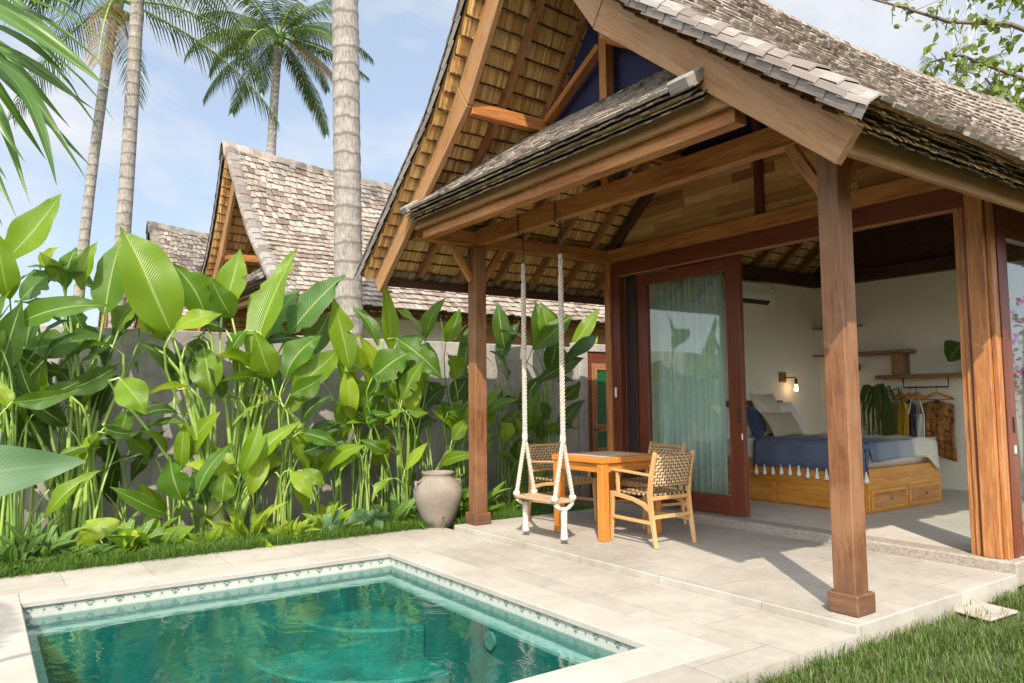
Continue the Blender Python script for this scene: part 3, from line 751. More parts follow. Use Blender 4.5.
# pool
WZ = DZ-.118
pool = thing('swimming_pool', 'small square plunge pool with patterned tile border and turquoise water', 'swimming pool', (-4.7, 1.7, DZ))
cp = MB(); o = .32
def bullnose(mb, pts):
    pass
for a, b, c, e in ((PX0-o, PX1+o, PY0-o, PY0-.0), (PX0-o, PX1+o, PY1, PY1+o), (PX0-o, PX0, PY0+.001, PY1-.001), (PX1, PX1+o, PY0+.001, PY1-.001)):
    cp.box(a, b, c, e, DZ-.045, DZ-.001)
cp.build('coping', 'coping', pool, bevel=.006)
sh = MB(); e = .03
bx0, bx1, by0, by1 = PX0+.09, PX1-.09, PY0+.09, PY1-.09
zl = WZ-.09; zb = -1.35
def inward(mb, x0, x1, y0, y1, za, zb_):
    for p, q in (((x0, y0), (x1, y0)), ((x1, y0), (x1, y1)), ((x1, y1), (x0, y1)), ((x0, y1), (x0, y0))):
        L = math.hypot(q[0]-p[0], q[1]-p[1])
        mb.face([(*q, zb_), (*p, zb_), (*p, za), (*q, za)], [(L, 0), (0, 0), (0, za-zb_), (L, za-zb_)])
inward(sh, bx0, bx1, by0, by1, zl-.02, zb); sh.face([(bx0, by0, zb), (bx1, by0, zb), (bx1, by1, zb), (bx0, by1, zb)])
sh.build('basin', 'pool_green', pool)
sk = MB(); inward(sk, PX0-.02, PX1+.02, PY0-.02, PY1+.02, WZ-.008, zl); sk.build('waterline_wall', 'pool_grey', pool)
lg = MB()
ring(lg, PX0-.02, PX1+.02, PY0-.02, PY1+.02, bx0, bx1, by0, by1, zl); inward(lg, bx0, bx1, by0, by1, zl, zl-.02)
lg.build('ledge', 'ledge', pool)
tb = MB(); inward(tb, PX0-.02, PX1+.02, PY0-.02, PY1+.02, DZ-.03, WZ-.008); tb.build('tile_border', 'border_tile', pool)
# quarter-round steps in the back corner
for i, (rr, zt) in enumerate(((.75, WZ-.30), (1.15, WZ-.55), (1.6, WZ-.80))):
    cx, cyy = bx0+.001, by1-.001
    arc = [(cx, cyy)]+[(cx+rr*math.cos(a), cyy-rr*math.sin(a)) for a in [R(90)*k/14 for k in range(15)]]
    MB().prism([(x, y, zb) for x, y in reversed(arc)], (0, 0, zt-zb)).build('step', 'pool_step', pool, bevel=.02)
MB().lathe([(.001, 0), (.07, 0), (.085, -.012), (.085, -.02)], (0, 0, 0), 24)
pl = MB(); cL = Vector((atY(492, 618, by1).x, by1-.004, WZ-.19)); pl.prism([cL+Vector((.06*math.cos(a), 0, .06*math.sin(a))) for a in [math.tau*k/20 for k in range(20)]], (0, -.025, 0)); pl.build('pool_light', 'pool_grey', pool)
tag(MB().grid([[(PX0-.02, PY0-.02, WZ), (PX0-.02, PY1+.02, WZ)], [(PX1+.02, PY0-.02, WZ), (PX1+.02, PY1+.02, WZ)]]).build('water', 'water'), kind='structure')

# lawn at the right
def blades(name, mat, region, n, h0, h1, wd, seed, z, dens=None, curl=.5):
    r = random.Random(seed); mb = MB(); x0, x1, y0, y1 = region; k = 0
    vs, fs, uv = [], [], []
    while k < n:
        x, y = r.uniform(x0, x1), r.uniform(y0, y1); k += 1
        if dens and r.random() > dens(x, y): continue
        h = r.uniform(h0, h1); a = r.uniform(0, math.tau); t = r.uniform(.1, curl)*h; w = wd*r.uniform(.6, 1.3)
        dx, dy = math.cos(a), math.sin(a); sx, sy = -dy*w, dx*w; b = len(vs)
        vs += [(x-sx, y-sy, z), (x+sx, y+sy, z), (x+sx*.7+dx*t*.35, y+sy*.7+dy*t*.35, z+h*.6), (x-sx*.7+dx*t*.35, y-sy*.7+dy*t*.35, z+h*.6), (x+dx*t, y+dy*t, z+h*r.uniform(.8, 1))]
        fs += [(b, b+1, b+2, b+3), (b+3, b+2, b+4)]; uv += [[(0, .3), (0, .7), (.6, .7), (.6, .3)], [(.6, .3), (.6, .7), (1, .5)]]
    mb.mesh_add(vs, fs, uv); return tag(mb.build(name, mat), kind='stuff')
def lawn_d(x, y):
    if x < -2.485: return .35 if (math.sin(y*5.1)+math.sin(y*13.7+1)) > .2 else .05
    if math.sin(x*3.1+y*1.7)+math.sin(x*7.3-y*4.9) > 1.25: return .45
    if -2.62 < x < -2.16 and 5.05 < y < 5.72: return .03
    if y > 6.22 and x < -2.47: return 0
    return 1
blades('lawn', 'lawn', (-2.56, 0.6, 1.8, 7.6), 90000, .025, .095, .0026, 4, GZ, lawn_d, 1.3)
def bed_d(x, y): return 1 if not (-7.2 < x and 3.7 < y < 4.9) else 0
blades('border_grass', 'grass', (-7.85, -7.25, -1.6, 4.1), 34000, .06, .19, .0042, 14, bed_z, None, 1.3)
blades('border_grass', 'grass', (-7.9, -7.03, 4.3, 6.2), 12000, .06, .19, .0042, 15, bed_z, None, 1.3)

# ================================================================== garden wall and door
XW = -8.62
gw = thing('garden_wall', 'grey concrete garden wall behind the banana plants', 'wall', (XW-.08, 2, GZ))
MB().box(XW-.16, XW, -14, 7.28, GZ-.1, 2.08, 1).build('wall_face', 'concrete', gw, bevel=.01)
MB().box(XW-.2, XW+.03, 7.281, 7.45, GZ-.1, 2.16, 2).build('pier', 'concrete', gw, bevel=.01)
MB().box(XW-.2, XW+.02, 7.451, 8.5, 2.02, 2.14, 1).build('lintel', 'concrete', gw, bevel=.01)
gd = thing('garden_door', 'small red-brown door with green glass panes at the end of the garden wall', 'door', (XW, 7.85, GZ))
MB().box(XW-.06, XW-.0, 7.455, 7.55, GZ, 2.015).build('frame', 'red_wood', gd, bevel=.004); MB().box(XW-.06, XW, 8.32, 8.42, GZ, 2.015).build('frame', 'red_wood', gd, bevel=.004)
MB().box(XW-.06, XW-.005, 7.551, 8.319, 1.86, 2.015).build('frame', 'red_wood', gd, bevel=.004)
MB().box(XW-.05, XW-.01, 7.551, 7.66, GZ, 1.86).build('stile', 'rafter_wood', gd, bevel=.004); MB().box(XW-.05, XW-.01, 8.20, 8.319, GZ, 1.86).build('stile', 'rafter_wood', gd, bevel=.004)
for z0, z1 in ((1.75, 1.86), (.82, .93), (.52, .58)): MB().box(XW-.05, XW-.012, 7.661, 8.199, z0, z1).build('rail', 'rafter_wood', gd, bevel=.004)
MB().box(XW-.05, XW-.015, 7.661, 8.199, GZ, .52, 2).build('panel', 'red_wood', gd)
MB().box(XW-.035, XW-.028, 7.661, 8.199, .93, 1.75).build('pane', 'green_glass', gd); MB().box(XW-.035, XW-.028, 7.661, 8.199, .58, .82).build('pane', 'green_glass', gd)
MB().tube([(XW-.005, 7.60, .86), (XW+.03, 7.60, .86), (XW+.03, 7.66, .86)], .009, 8).build('handle', 'black_metal', gd)


# ================================================================== plants
UPV = Vector((0, 0, 1))
def blade(mb, base, tip, width, arch=.12, roll=0.0, fold=.22, n=9, droop=0.0, seed=0, shape=0, wavy=.045, tear=0):
    """one leaf blade from base to tip; the face looks to the sun side, turned by roll"""
    r = random.Random(seed); base, tip = Vector(base), Vector(tip); d = tip-base; L = d.length
    t0 = d.normalized(); nrm = Vector((.62, -.42, .66)); nrm = nrm-t0*nrm.dot(t0)
    if nrm.length < .15: nrm = t0.orthogonal()
    nrm.normalize(); nrm.rotate(Matrix.Rotation(roll, 3, t0)); sd = t0.cross(nrm)
    P, UVs = [], []; ph = r.uniform(0, 6); tw = r.uniform(-.5, .5); bend = r.uniform(-.05, .05)
    notch = {}
    if tear:
        for _ in range(tear): notch[(r.randint(2, n-2), r.choice((0, 1)))] = r.uniform(.35, .7)
    for i in range(n+1):
        t = i/n; rt = Matrix.Rotation(tw*(t-.4), 3, t0); nr = rt @ nrm; s2 = rt @ sd
        c = base+d*t+nr*(arch*L*4*t*(1-t))-UPV*(droop*L*t*t)+sd*(bend*L*math.sin(t*3))
        if shape == 0: w = math.sin(math.pi*t**.80)**1.0*(.93+.07*math.sin(t*9+ph)) if 0 < t < 1 else 0
        elif shape == 1: w = math.sin(math.pi*t**.55)**.8 if 0 < t < 1 else 0
        else: w = (1-t)**.6*min(1, t*6)
        w = max(w, .02)*width/2
        row, ur = [], []
        for o in (-1, -.55, 0, .55, 1):
            wv = math.sin(t*15+ph+o*2)*wavy*width*abs(o)**2 if abs(o) > .2 else 0
            if abs(o) == 1: wv += r.uniform(-1, 1)*wavy*width*.45
            k = notch.get((i, 0 if o < 0 else 1), 1) if abs(o) == 1 else 1
            row.append(c+s2*(o*w*k)+nr*(fold*abs(o)*w+wv)); ur.append((t, .5+.5*o))
        P.append(row); UVs.append(ur)
    mb.grid(P, UVs)
def petiole(mb, g, a, d, r0, r1, n=7):
    """stalk from ground point g to leaf base a, arriving along direction d"""
    g, a, d = Vector(g), Vector(a), Vector(d).normalized(); L = (a-g).length
    c1 = g+Vector((0, 0, L*.55)); c2 = a-d*L*.22
    pts = []
    for i in range(n+1):
        t = i/n; pts.append(g*(1-t)**3+c1*3*t*(1-t)**2+c2*3*t*t*(1-t)+a*t**3)
    mb.tube(pts, [r0+(r1-r0)*i/n for i in range(n+1)], 7)
pseed = [100]
def gp_(u, X): return atX(u, 520, X).y
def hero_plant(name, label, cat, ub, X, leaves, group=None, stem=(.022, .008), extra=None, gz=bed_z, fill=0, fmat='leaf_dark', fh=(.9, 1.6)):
    """leaves: (u0,v0,u1,v1,width_px,roll,depth offset,material[,arch])"""
    P0 = atX(ub, 500, X); gx, gy = X, P0.y
    t = thing(name, label, cat, (gx, gy, gz), 0, group)
    st = MB(); byM = {}
    for k, lf in enumerate(leaves):
        u0, v0, u1, v1, wpx, roll, dx, mt = lf[:8]; arch = lf[8] if len(lf) > 8 else .08
        pseed[0] += 1; r = random.Random(pseed[0])
        a = atX(u0, v0, X+dx); b = atX(u1, v1, X+dx+r.uniform(-.12, .22))
        dist = (a-EYEP).length
        blade(byM.setdefault(mt, MB()), a, b, wpx*dist/F_PX*1.1, arch+r.uniform(-.02, .05), roll+r.uniform(-.3, .3), r.uniform(.12, .38), 18, r.uniform(0, .08), pseed[0], 0, .05, (5 if mt == 'leaf_torn' else r.choice((0, 0, 1, 2))) if wpx > 17 else 0)
        gg = Vector((gx+r.uniform(-.09, .09), gy+r.uniform(-.10, .10), gz-.03))
        petiole(st, gg, a, (b-a)+Vector((0, 0, .3)), stem[0]*r.uniform(.6, 1.0), stem[1]*.8)
        e = (b-a).normalized()*(b-a).length; st.tube([a, a+e*.3+(Vector((.62, -.42, .66)))*0.0], [stem[1], stem[1]*.4], 5)
    r = random.Random(pseed[0]*7)
    for k in range(fill):
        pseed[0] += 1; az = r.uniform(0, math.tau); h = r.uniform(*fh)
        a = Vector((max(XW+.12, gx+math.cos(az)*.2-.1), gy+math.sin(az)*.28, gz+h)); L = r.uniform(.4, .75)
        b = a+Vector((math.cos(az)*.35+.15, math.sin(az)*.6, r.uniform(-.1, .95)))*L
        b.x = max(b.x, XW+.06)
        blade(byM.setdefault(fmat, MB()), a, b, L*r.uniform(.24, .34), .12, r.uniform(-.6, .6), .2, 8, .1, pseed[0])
        petiole(st, (gx+r.uniform(-.1, .1), gy+r.uniform(-.12, .12), gz-.03), a, b-a, stem[0]*.7, stem[1]*.8)
    if extra: extra(t, gx, gy, byM, st)
    st.build('stem', 'stem', t, smooth=True)
    for mt, mb in byM.items(): mb.build('foliage', mt, t, smooth=True)
    return t
G1 = 'tall banana-leaved plants along the garden wall'
lf, lm, dk, tn = 'leaf', 'leaf_lime', 'leaf_dark', 'leaf_torn'
hero_plant('banana_plant', 'banana plant at the left frame edge with one huge bright leaf raised to the sky', 'plant', 8, -7.9,
    [(2, 264, 62, 189, 27, .2, .1, lf, .03), (0, 318, 36, 268, 20, -.3, .2, lf), (0, 372, 22, 300, 26, .5, .0, dk), (10, 300, -8, 225, 24, .2, .1, lf), (12, 402, 82, 387, 15, .9, .25, lf), (2, 350, -30, 330, 30, .2, .2, lf), (10, 410, -15, 380, 16, .3, .2, lm),
     (8, 348, 66, 372, 22, 1.0, -.1, dk), (20, 300, 64, 262, 20, .6, -.2, tn)], G1, fill=9, fh=(1.1, 2.1))
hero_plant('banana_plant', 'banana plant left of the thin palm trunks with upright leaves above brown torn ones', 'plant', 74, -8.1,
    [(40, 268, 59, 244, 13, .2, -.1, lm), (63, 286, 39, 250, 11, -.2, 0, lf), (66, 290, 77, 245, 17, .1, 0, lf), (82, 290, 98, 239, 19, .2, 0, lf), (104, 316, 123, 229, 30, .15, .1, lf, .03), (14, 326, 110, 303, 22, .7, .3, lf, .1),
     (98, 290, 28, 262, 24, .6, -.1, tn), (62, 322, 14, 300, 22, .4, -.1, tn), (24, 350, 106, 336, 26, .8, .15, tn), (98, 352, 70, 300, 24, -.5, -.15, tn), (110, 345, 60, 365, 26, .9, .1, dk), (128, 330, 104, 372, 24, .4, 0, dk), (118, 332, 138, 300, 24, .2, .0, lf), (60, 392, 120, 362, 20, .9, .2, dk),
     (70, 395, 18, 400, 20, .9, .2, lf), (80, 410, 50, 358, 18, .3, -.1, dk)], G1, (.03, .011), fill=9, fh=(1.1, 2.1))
hero_plant('heliconia', 'thin cluster of lime stalks with a drooping yellowish leaf in front of the wall', 'plant', 96, -8.0,
    [(98, 432, 84, 468, 16, .2, .1, lm), (104, 428, 140, 432, 12, .8, .1, dk), (95, 440, 118, 436, 12, .6, .1, dk), (92, 448, 98, 430, 10, .2, .1, lf), (118, 438, 128, 405, 15, .1, 0, lf), (80, 402, 62, 356, 18, .3, -.2, dk), (100, 418, 118, 372, 16, .3, -.2, dk)], G1, (.020, .010), fill=3, fh=(1.0, 1.5))
def thick(t, gx, gy, byM, st):
    b = Vector((gx, gy, bed_z-.05)); tp = atX(214, 470, gx)
    st.tube([b+Vector((0, .08, 0)), b+Vector((0, .1, .25)), b+Vector((0, .05, .5))], [.13, .115, .08], 12)
    st.tube([b+Vector((.05, .25, 0)), b+Vector((.03, .3, .3)), b+Vector((0, .45, .7))], [.075, .065, .035], 10)
hero_plant('banana_plant', 'largest banana plant with a broad ribbed leaf and a thick pale base', 'plant', 206, -7.95,
    [(172, 334, 120, 222, 50, .25, .15, lf, .05), (206, 318, 172, 260, 32, -.2, -.1, lf), (174, 330, 222, 313, 17, .7, .2, lm), (120, 378, 146, 414, 27, .6, .3, lm, .12), (190, 388, 147, 393, 13, .8, .25, lm), (204, 348, 212, 394, 30, .2, .05, lf), (186, 345, 196, 358, 30, .2, .1, dk),
     (182, 500, 170, 454, 26, .2, .3, lf), (197, 496, 232, 441, 15, .3, .35, lf), (222, 502, 226, 470, 22, .2, .3, lf), (205, 505, 192, 470, 18, -.3, .25, dk), (150, 345, 138, 372, 20, .4, 0, dk), (205, 330, 240, 300, 18, .5, -.2, dk),
     (175, 392, 195, 340, 26, .6, -.1, dk), (165, 340, 140, 290, 28, .2, -.15, lf)], G1, (.030, .014), thick, fill=4, fh=(1.1, 2.1))
hero_plant('banana_plant', 'banana plant with broad upright leaves before the tall neighbouring gable', 'plant', 238, -8.05,
    [(222, 316, 240, 246, 27, .1, 0, lf, .03), (232, 318, 211, 276, 24, .2, .05, lf), (250, 360, 297, 244, 38, -.25, .1, lf, .05), (264, 350, 300, 284, 34, .4, -.1, tn), (288, 336, 345, 269, 32, .2, 0, tn, .04), (258, 372, 214, 352, 24, .8, .15, lf), (262, 378, 218, 380, 20, .9, .2, dk), (246, 330, 230, 362, 28, .3, .1, lf),
     (240, 400, 205, 400, 14, .8, .2, dk), (300, 360, 330, 310, 24, .3, -.15, dk), (226, 330, 196, 322, 22, .6, 0, dk)], G1, (.030, .012), fill=4, fh=(1.1, 2.1))
hero_plant('heliconia', 'dense heliconia clump of slender light green stalks fanning out before the concrete wall', 'plant', 284, -7.9,
    [(272, 378, 254, 329, 26, .15, .1, lf), (285, 378, 322, 331, 28, .3, .1, lf), (292, 390, 338, 346, 26, .4, .15, lf), (290, 395, 326, 372, 20, .7, .2, lf), (280, 396, 262, 360, 18, .2, 0, dk), (295, 384, 310, 340, 22, .2, -.1, lm), (272, 400, 232, 424, 12, .9, .1, lm), (300, 432, 340, 444, 14, .9, .15, lf), (302, 452, 330, 440, 14, .8, .1, dk), (290, 470, 312, 500, 15, .5, .2, lm), (282, 440, 262, 460, 18, .3, 0, lf),
     (300, 470, 325, 486, 14, .4, .2, lm), (281, 402, 246, 394, 16, .9, .15, lf), (276, 472, 258, 484, 14, .6, .1, dk)], G1, (.019, .009), fill=2, fh=(1.0, 1.4))
hero_plant('heliconia', 'heliconia with a tall lime leaf right of the thick palm trunk', 'plant', 362, -7.9,
    [(350, 372, 333, 294, 25, .1, 0, lf, .03), (352, 420, 345, 362, 18, .1, .05, lm), (378, 346, 352, 303, 17, .3, .05, lf), (352, 400, 330, 352, 24, .4, -.1, lf), (366, 420, 330, 402, 20, .8, .1, dk), (372, 372, 345, 372, 26, .5, .1, dk), (362, 440, 392, 452, 12, .7, .2, lf), (357, 445, 340, 470, 14, .2, .1, lm),
     (364, 410, 386, 372, 20, .3, .0, lf), (358, 450, 330, 440, 14, .6, .1, dk)], G1, (.017, .008), fill=2, fh=(.9, 1.4))
hero_plant('heliconia', 'bushy heliconia with wide glossy leaves left of the grey jar', 'plant', 402, -7.85,
    [(391, 352, 383, 280, 16, .1, 0, lf, .03), (396, 338, 442, 377, 32, .5, .1, lf, .06), (424, 336, 394, 308, 20, .3, -.1, lf), (425, 340, 447, 297, 17, .1, -.1, lf), (372, 378, 414, 350, 30, .7, .2, lf, .12), (400, 398, 418, 352, 20, .3, .2, dk), (402, 400, 424, 360, 18, .4, .25, lf), (410, 412, 419, 378, 17, .1, .2, lm),
     (404, 410, 384, 424, 16, .7, .25, lm), (408, 410, 428, 412, 10, .8, .25, lf), (396, 400, 366, 398, 22, .8, .15, dk), (392, 430, 365, 412, 16, .7, .1, dk), (398, 455, 372, 440, 14, .4, .2, lf), (405, 470, 428, 440, 10, .3, .2, lm), (395, 478, 372, 500, 14, .3, .3, lm)], G1, (.018, .008), fill=3, fh=(.8, 1.3))
hero_plant('heliconia', 'shaded heliconia between the grey jar and the front-left post', 'plant', 458, -8.15,
    [(455, 380, 446, 352, 26, .3, .2, lf), (440, 404, 426, 380, 24, .5, .1, dk), (452, 402, 470, 370, 20, .3, .1, dk), (448, 412, 468, 404, 14, .8, .3, lf), (452, 440, 470, 416, 14, .2, .3, lf), (465, 374, 478, 318, 18, .1, 0, dk), (446, 342, 460, 306, 16, .2, -.1, lf), (470, 350, 452, 340, 16, .5, 0, dk), (462, 420, 478, 412, 18, .4, .25, lm), (448, 428, 440, 398, 14, .2, .1, lf)], G1, (.016, .007), fill=6, fh=(.9, 1.8))
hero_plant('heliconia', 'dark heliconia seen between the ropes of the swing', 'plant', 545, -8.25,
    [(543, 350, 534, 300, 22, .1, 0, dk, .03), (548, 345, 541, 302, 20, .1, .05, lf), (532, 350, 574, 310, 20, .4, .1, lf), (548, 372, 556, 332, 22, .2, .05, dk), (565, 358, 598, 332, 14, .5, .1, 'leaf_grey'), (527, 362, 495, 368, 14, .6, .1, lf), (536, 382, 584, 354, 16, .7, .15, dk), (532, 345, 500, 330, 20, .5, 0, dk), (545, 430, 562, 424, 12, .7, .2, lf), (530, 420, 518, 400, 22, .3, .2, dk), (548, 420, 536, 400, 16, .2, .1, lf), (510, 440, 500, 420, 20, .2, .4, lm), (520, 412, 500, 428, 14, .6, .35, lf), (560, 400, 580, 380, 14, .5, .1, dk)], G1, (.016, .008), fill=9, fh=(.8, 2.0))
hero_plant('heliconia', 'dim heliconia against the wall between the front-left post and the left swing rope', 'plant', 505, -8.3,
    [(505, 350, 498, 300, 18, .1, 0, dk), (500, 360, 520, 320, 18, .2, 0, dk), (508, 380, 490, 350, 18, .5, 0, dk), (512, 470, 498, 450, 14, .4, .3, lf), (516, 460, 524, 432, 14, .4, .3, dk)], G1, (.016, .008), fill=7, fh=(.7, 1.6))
hero_plant('banana_plant', 'pale new banana leaf showing above the garden door', 'plant', 592, -9.1, [(570, 350, 600, 306, 14, .3, 0, lf), (588, 356, 598, 334, 12, .2, 0, lm), (560, 340, 540, 300, 16, .3, 0, dk)], G1, gz=GZ)
# smaller heliconias filling the row from the ground up
G3 = 'young heliconias between the tall wall plants'
young = [(28, -8.15, 'leaf', .5, 1.3, 9, 'young heliconia beside the left frame edge behind the big grey-green leaf'), (58, -8.3, 'leaf_dark', .6, 1.6, 10, 'dark young heliconia filling the gap between the two leftmost tall plants'), (120, -8.25, 'leaf_dark', .5, 1.2, 7, 'dark young heliconia low behind the thin lime stalks'),
         (176, -8.05, 'leaf', .3, .95, 8, 'young heliconia just left of the thick banana base'), (236, -7.9, 'leaf_lime', .25, .8, 8, 'lime young heliconia just right of the thick banana base'), (256, -8.25, 'leaf', .6, 1.5, 8, 'young heliconia behind the slender stalk clump'), (316, -8.0, 'leaf_lime', .25, .9, 8, 'yellow green young heliconia in the gap under the thick palm trunk'),
         (338, -8.2, 'leaf', .6, 1.7, 10, 'young heliconia rising left of the tall lime leaf'), (384, -8.2, 'leaf_lime', .5, 1.7, 11, 'bright young heliconia behind the bushy clump left of the jar'), (428, -8.1, 'leaf', .4, 1.5, 10, 'young heliconia directly behind the grey jar'), (474, -8.0, 'leaf', .4, 1.3, 8, 'young heliconia hidden behind the front-left post'), (525, -8.0, 'leaf', .3, 1.1, 9, 'young heliconia low behind the swing seat')]
for k, (u, X, mt, h0, h1, n, lb) in enumerate(young):
    r = random.Random(500+k); y0 = gp_(u, X); t = thing('young_heliconia', lb, 'plant', (X, y0, bed_z), 0, G3); st = MB(); mb = MB()
    for j in range(int(n*1.05)):
        h = r.uniform(h0*.8, h1); L = r.uniform(.48, .80)*(.8+.25*h); s = r.uniform(-1, 1)
        a = Vector((max(XW+.15, X+r.uniform(-.15, .2)), y0+s*.22*(.5+h*.4), bed_z+h)); e = Vector((r.uniform(-.1, .5), s*.7+r.uniform(-.25, .25), r.uniform(.15, 1.2))).normalized()
        b = a+e*L; b.x = max(b.x, XW+.07)
        blade(mb, a, b, L*r.uniform(.24, .36), r.uniform(.04, .14), r.uniform(-.7, .7), .25, 12, r.uniform(0, .3), 5000+k*40+j, 0, .05, r.choice((0, 0, 1)))
        petiole(st, (X+r.uniform(-.06, .06), y0+r.uniform(-.07, .07), bed_z-.03), a, e, .012, .006)
    st.build('stem', 'stem', t, smooth=True); mb.build('foliage', mt, t, smooth=True)
# spiky palm-like shrub behind the wall by the post
def rosette(name, label, cat, x, y, z, n, L, wd, mat, seed, up=(.3, 1.1), droop=.35, group=None, shape=0, stemh=0):
    r = random.Random(seed); t = thing(name, label, cat, (x, y, z), 0, group); mb = MB(); st = MB()
    for k in range(n):
        az = r.uniform(0, math.tau); el = r.uniform(*up); l = L*r.uniform(.6, 1.1)
        b = Vector((x+math.cos(az)*.03, y+math.sin(az)*.03, z+stemh*r.uniform(.3, 1)))
        e = b+Vector((math.cos(az)*math.cos(el), math.sin(az)*math.cos(el), math.sin(el)))*l
        s = b+(e-b)*(.45 if shape == 1 else .08)
        st.tube([(x+r.uniform(-.02, .02), y+r.uniform(-.02, .02), z-.03), b, s], [.006, .005, .004], 5)
        blade(mb, s, e, wd*l, .10, r.uniform(-.7, .7), .25, 7, droop, seed*100+k, shape)
    st.build('stem', 'stem', t, smooth=True); mb.build('foliage', mat, t, smooth=True); return t
def gp(u, X): return atX(u, 520, X).y
G2 = 'low border plants in front of the wall'
low = [(20, -7.62, 16, .34, .26, 'leaf_dark', 'bushy dark green low plant at the left end of the border', 0), (40, -7.95, 26, .50, .10, 'stripe', 'spiky striped low plant under the big foreground leaf', 0), (62, -7.8, 20, .42, .12, 'stripe', 'narrow leaved low plant near the base of the left stalks', 0),
       (118, -7.72, 5, .36, .75, 'leaf_lime', 'lime taro-like low plant with one round leaf near the stalks', 1), (128, -7.85, 22, .40, .16, 'stripe', 'striped low plant between the stalks and the thick banana base', 0), (150, -7.8, 12, .42, .3, 'leaf', 'mid green low plant left of the thick banana base', 0), (166, -7.68, 16, .30, .2, 'stripe', 'small variegated low plant touching the thick banana base', 0),
       (252, -7.75, 18, .46, .14, 'leaf_lime', 'arching strap-leaved low plant left of the slender stalks', 0), (292, -7.62, 26, .28, .16, 'leaf_lime', 'feathery light green low plant at the foot of the slender stalks', 0), (330, -7.75, 16, .42, .2, 'leaf_lime', 'yellow green low plant between the two heliconia clumps', 0),
       (352, -7.55, 4, .30, .8, 'leaf_grey', 'blue green taro low plant with a broad round leaf', 1), (378, -7.55, 4, .30, .7, 'leaf_grey', 'second blue green taro low plant, nearer the jar', 1), (392, -7.7, 18, .44, .2, 'stripe', 'striped low plant under the bushy heliconia', 0), (418, -7.58, 24, .34, .12, 'leaf', 'fern-like low plant beside the grey jar', 0),
       (462, -7.62, 26, .62, .09, 'leaf', 'fine strap-leaved low plant rising behind the grey jar', 0), (508, -7.75, 22, .34, .14, 'leaf', 'low leafy plant right of the front-left post', 0), (548, -7.75, 22, .32, .14, 'leaf', 'low leafy plant behind the rope swing seat', 0), (88, -7.66, 14, .3, .2, 'leaf_dark', 'dark low plant at the foot of the lime stalks', 0), (205, -7.68, 14, .26, .2, 'leaf', 'small leafy low plant in front of the thick banana base', 0), (438, -8.1, 18, .6, .14, 'leaf_dark', 'dark strap-leaved low plant by the wall behind the jar', 0)]
for k, (u, X, n, L, wd, mt, lb, shp) in enumerate(low):
    rosette('low_plant', lb, 'plant', X, gp(u, X), bed_z, int(n*1.5), L*1.35, wd, mt, 300+k, (.25, 1.25) if not shp else (.5, 1.1), .25, G2, shp)
rosette('spiky_shrub', 'spiky thin-leaved shrub behind the wall beside the front-left post', 'shrub', -9.1, atX(452, 330, -9.1).y, GZ, 60, 1.1, .035, 'leaf', 77, (.0, 1.4), .35, None, 0, 2.2)

# foreground leaf entering from the left
fl = thing('banana_plant', 'single broad grey-green leaf in the near foreground at the left frame edge', 'plant', (-1.75, -.42, GZ))
mb = MB(); a = ray(-120, 492)*1.66+EYEP; b = ray(86, 456)*1.82+EYEP; blade(mb, a, b, .155, .05, .50, .16, 26, .03, 6, 1, .02); mb.build('leaf', 'leaf_grey', fl, smooth=True)
mb = MB(); petiole(mb, (-1.75, -.42, GZ-.02), a, b-a, .018, .008); mb.build('stem', 'stem', fl, smooth=True)

# ------------------------------------------------------------------ palms
def frond(lv, rc, base, az, el, L, seed, sag=1.5, nl=46, ll=.85, w=.026, hang=.7):
    r = random.Random(seed); p = Vector(base); d = Vector((math.cos(az)*math.cos(el), math.sin(az)*math.cos(el), math.sin(el))); pts = [p.copy()]; n = 14
    tot = sag*r.uniform(.8, 1.2)
    for i in range(n):
        hz = Vector((d.x, d.y, 0)); 
        ax = d.cross(UPV)
        if ax.length > 1e-3: d.rotate(Matrix.Rotation(-tot/n*(.4+1.2*i/n), 3, ax.normalized()))
        p = p+d*(L/n); pts.append(p.copy())
    rc.tube(pts, [.032*(1-.85*i/n)*L/4 for i in range(n+1)], 5)
    for k in range(nl):
        t = .12+.88*k/nl; f = t*n; i = min(int(f), n-1); q = pts[i].lerp(pts[i+1], f-i); tg = (pts[i+1]-pts[i]).normalized()
        sd = tg.cross(UPV)
        if sd.length < .05: sd = Vector((-math.sin(az), math.cos(az), 0))
        sd.normalize(); l = ll*L/4.2*(math.sin(math.pi*(.12+.83*t))**.7)*r.uniform(.85, 1.1)
        for s in (-1, 1):
            out = (sd*s*1.0+tg*(.55+.5*t)-UPV*(hang*r.uniform(.6, 1.3))).normalized()
            m1 = q+out*l*.5; e = q+out*l*.95-UPV*(l*.28)
            wv = (tg-out*tg.dot(out)).normalized()*w*L/4.2
            b = len(lv.v)
            lv.v += [tuple(x) for x in (q-wv*.5, q+wv*.5, m1-wv*.6, m1+wv*.6, e)]
            lv.f += [(b, b+1, b+3, b+2), (b+2, b+3, b+4)]; lv.uv += [[(0, .2), (0, .8), (.5, .8), (.5, .2)], [(.5, .2), (.5, .8), (1, .5)]]
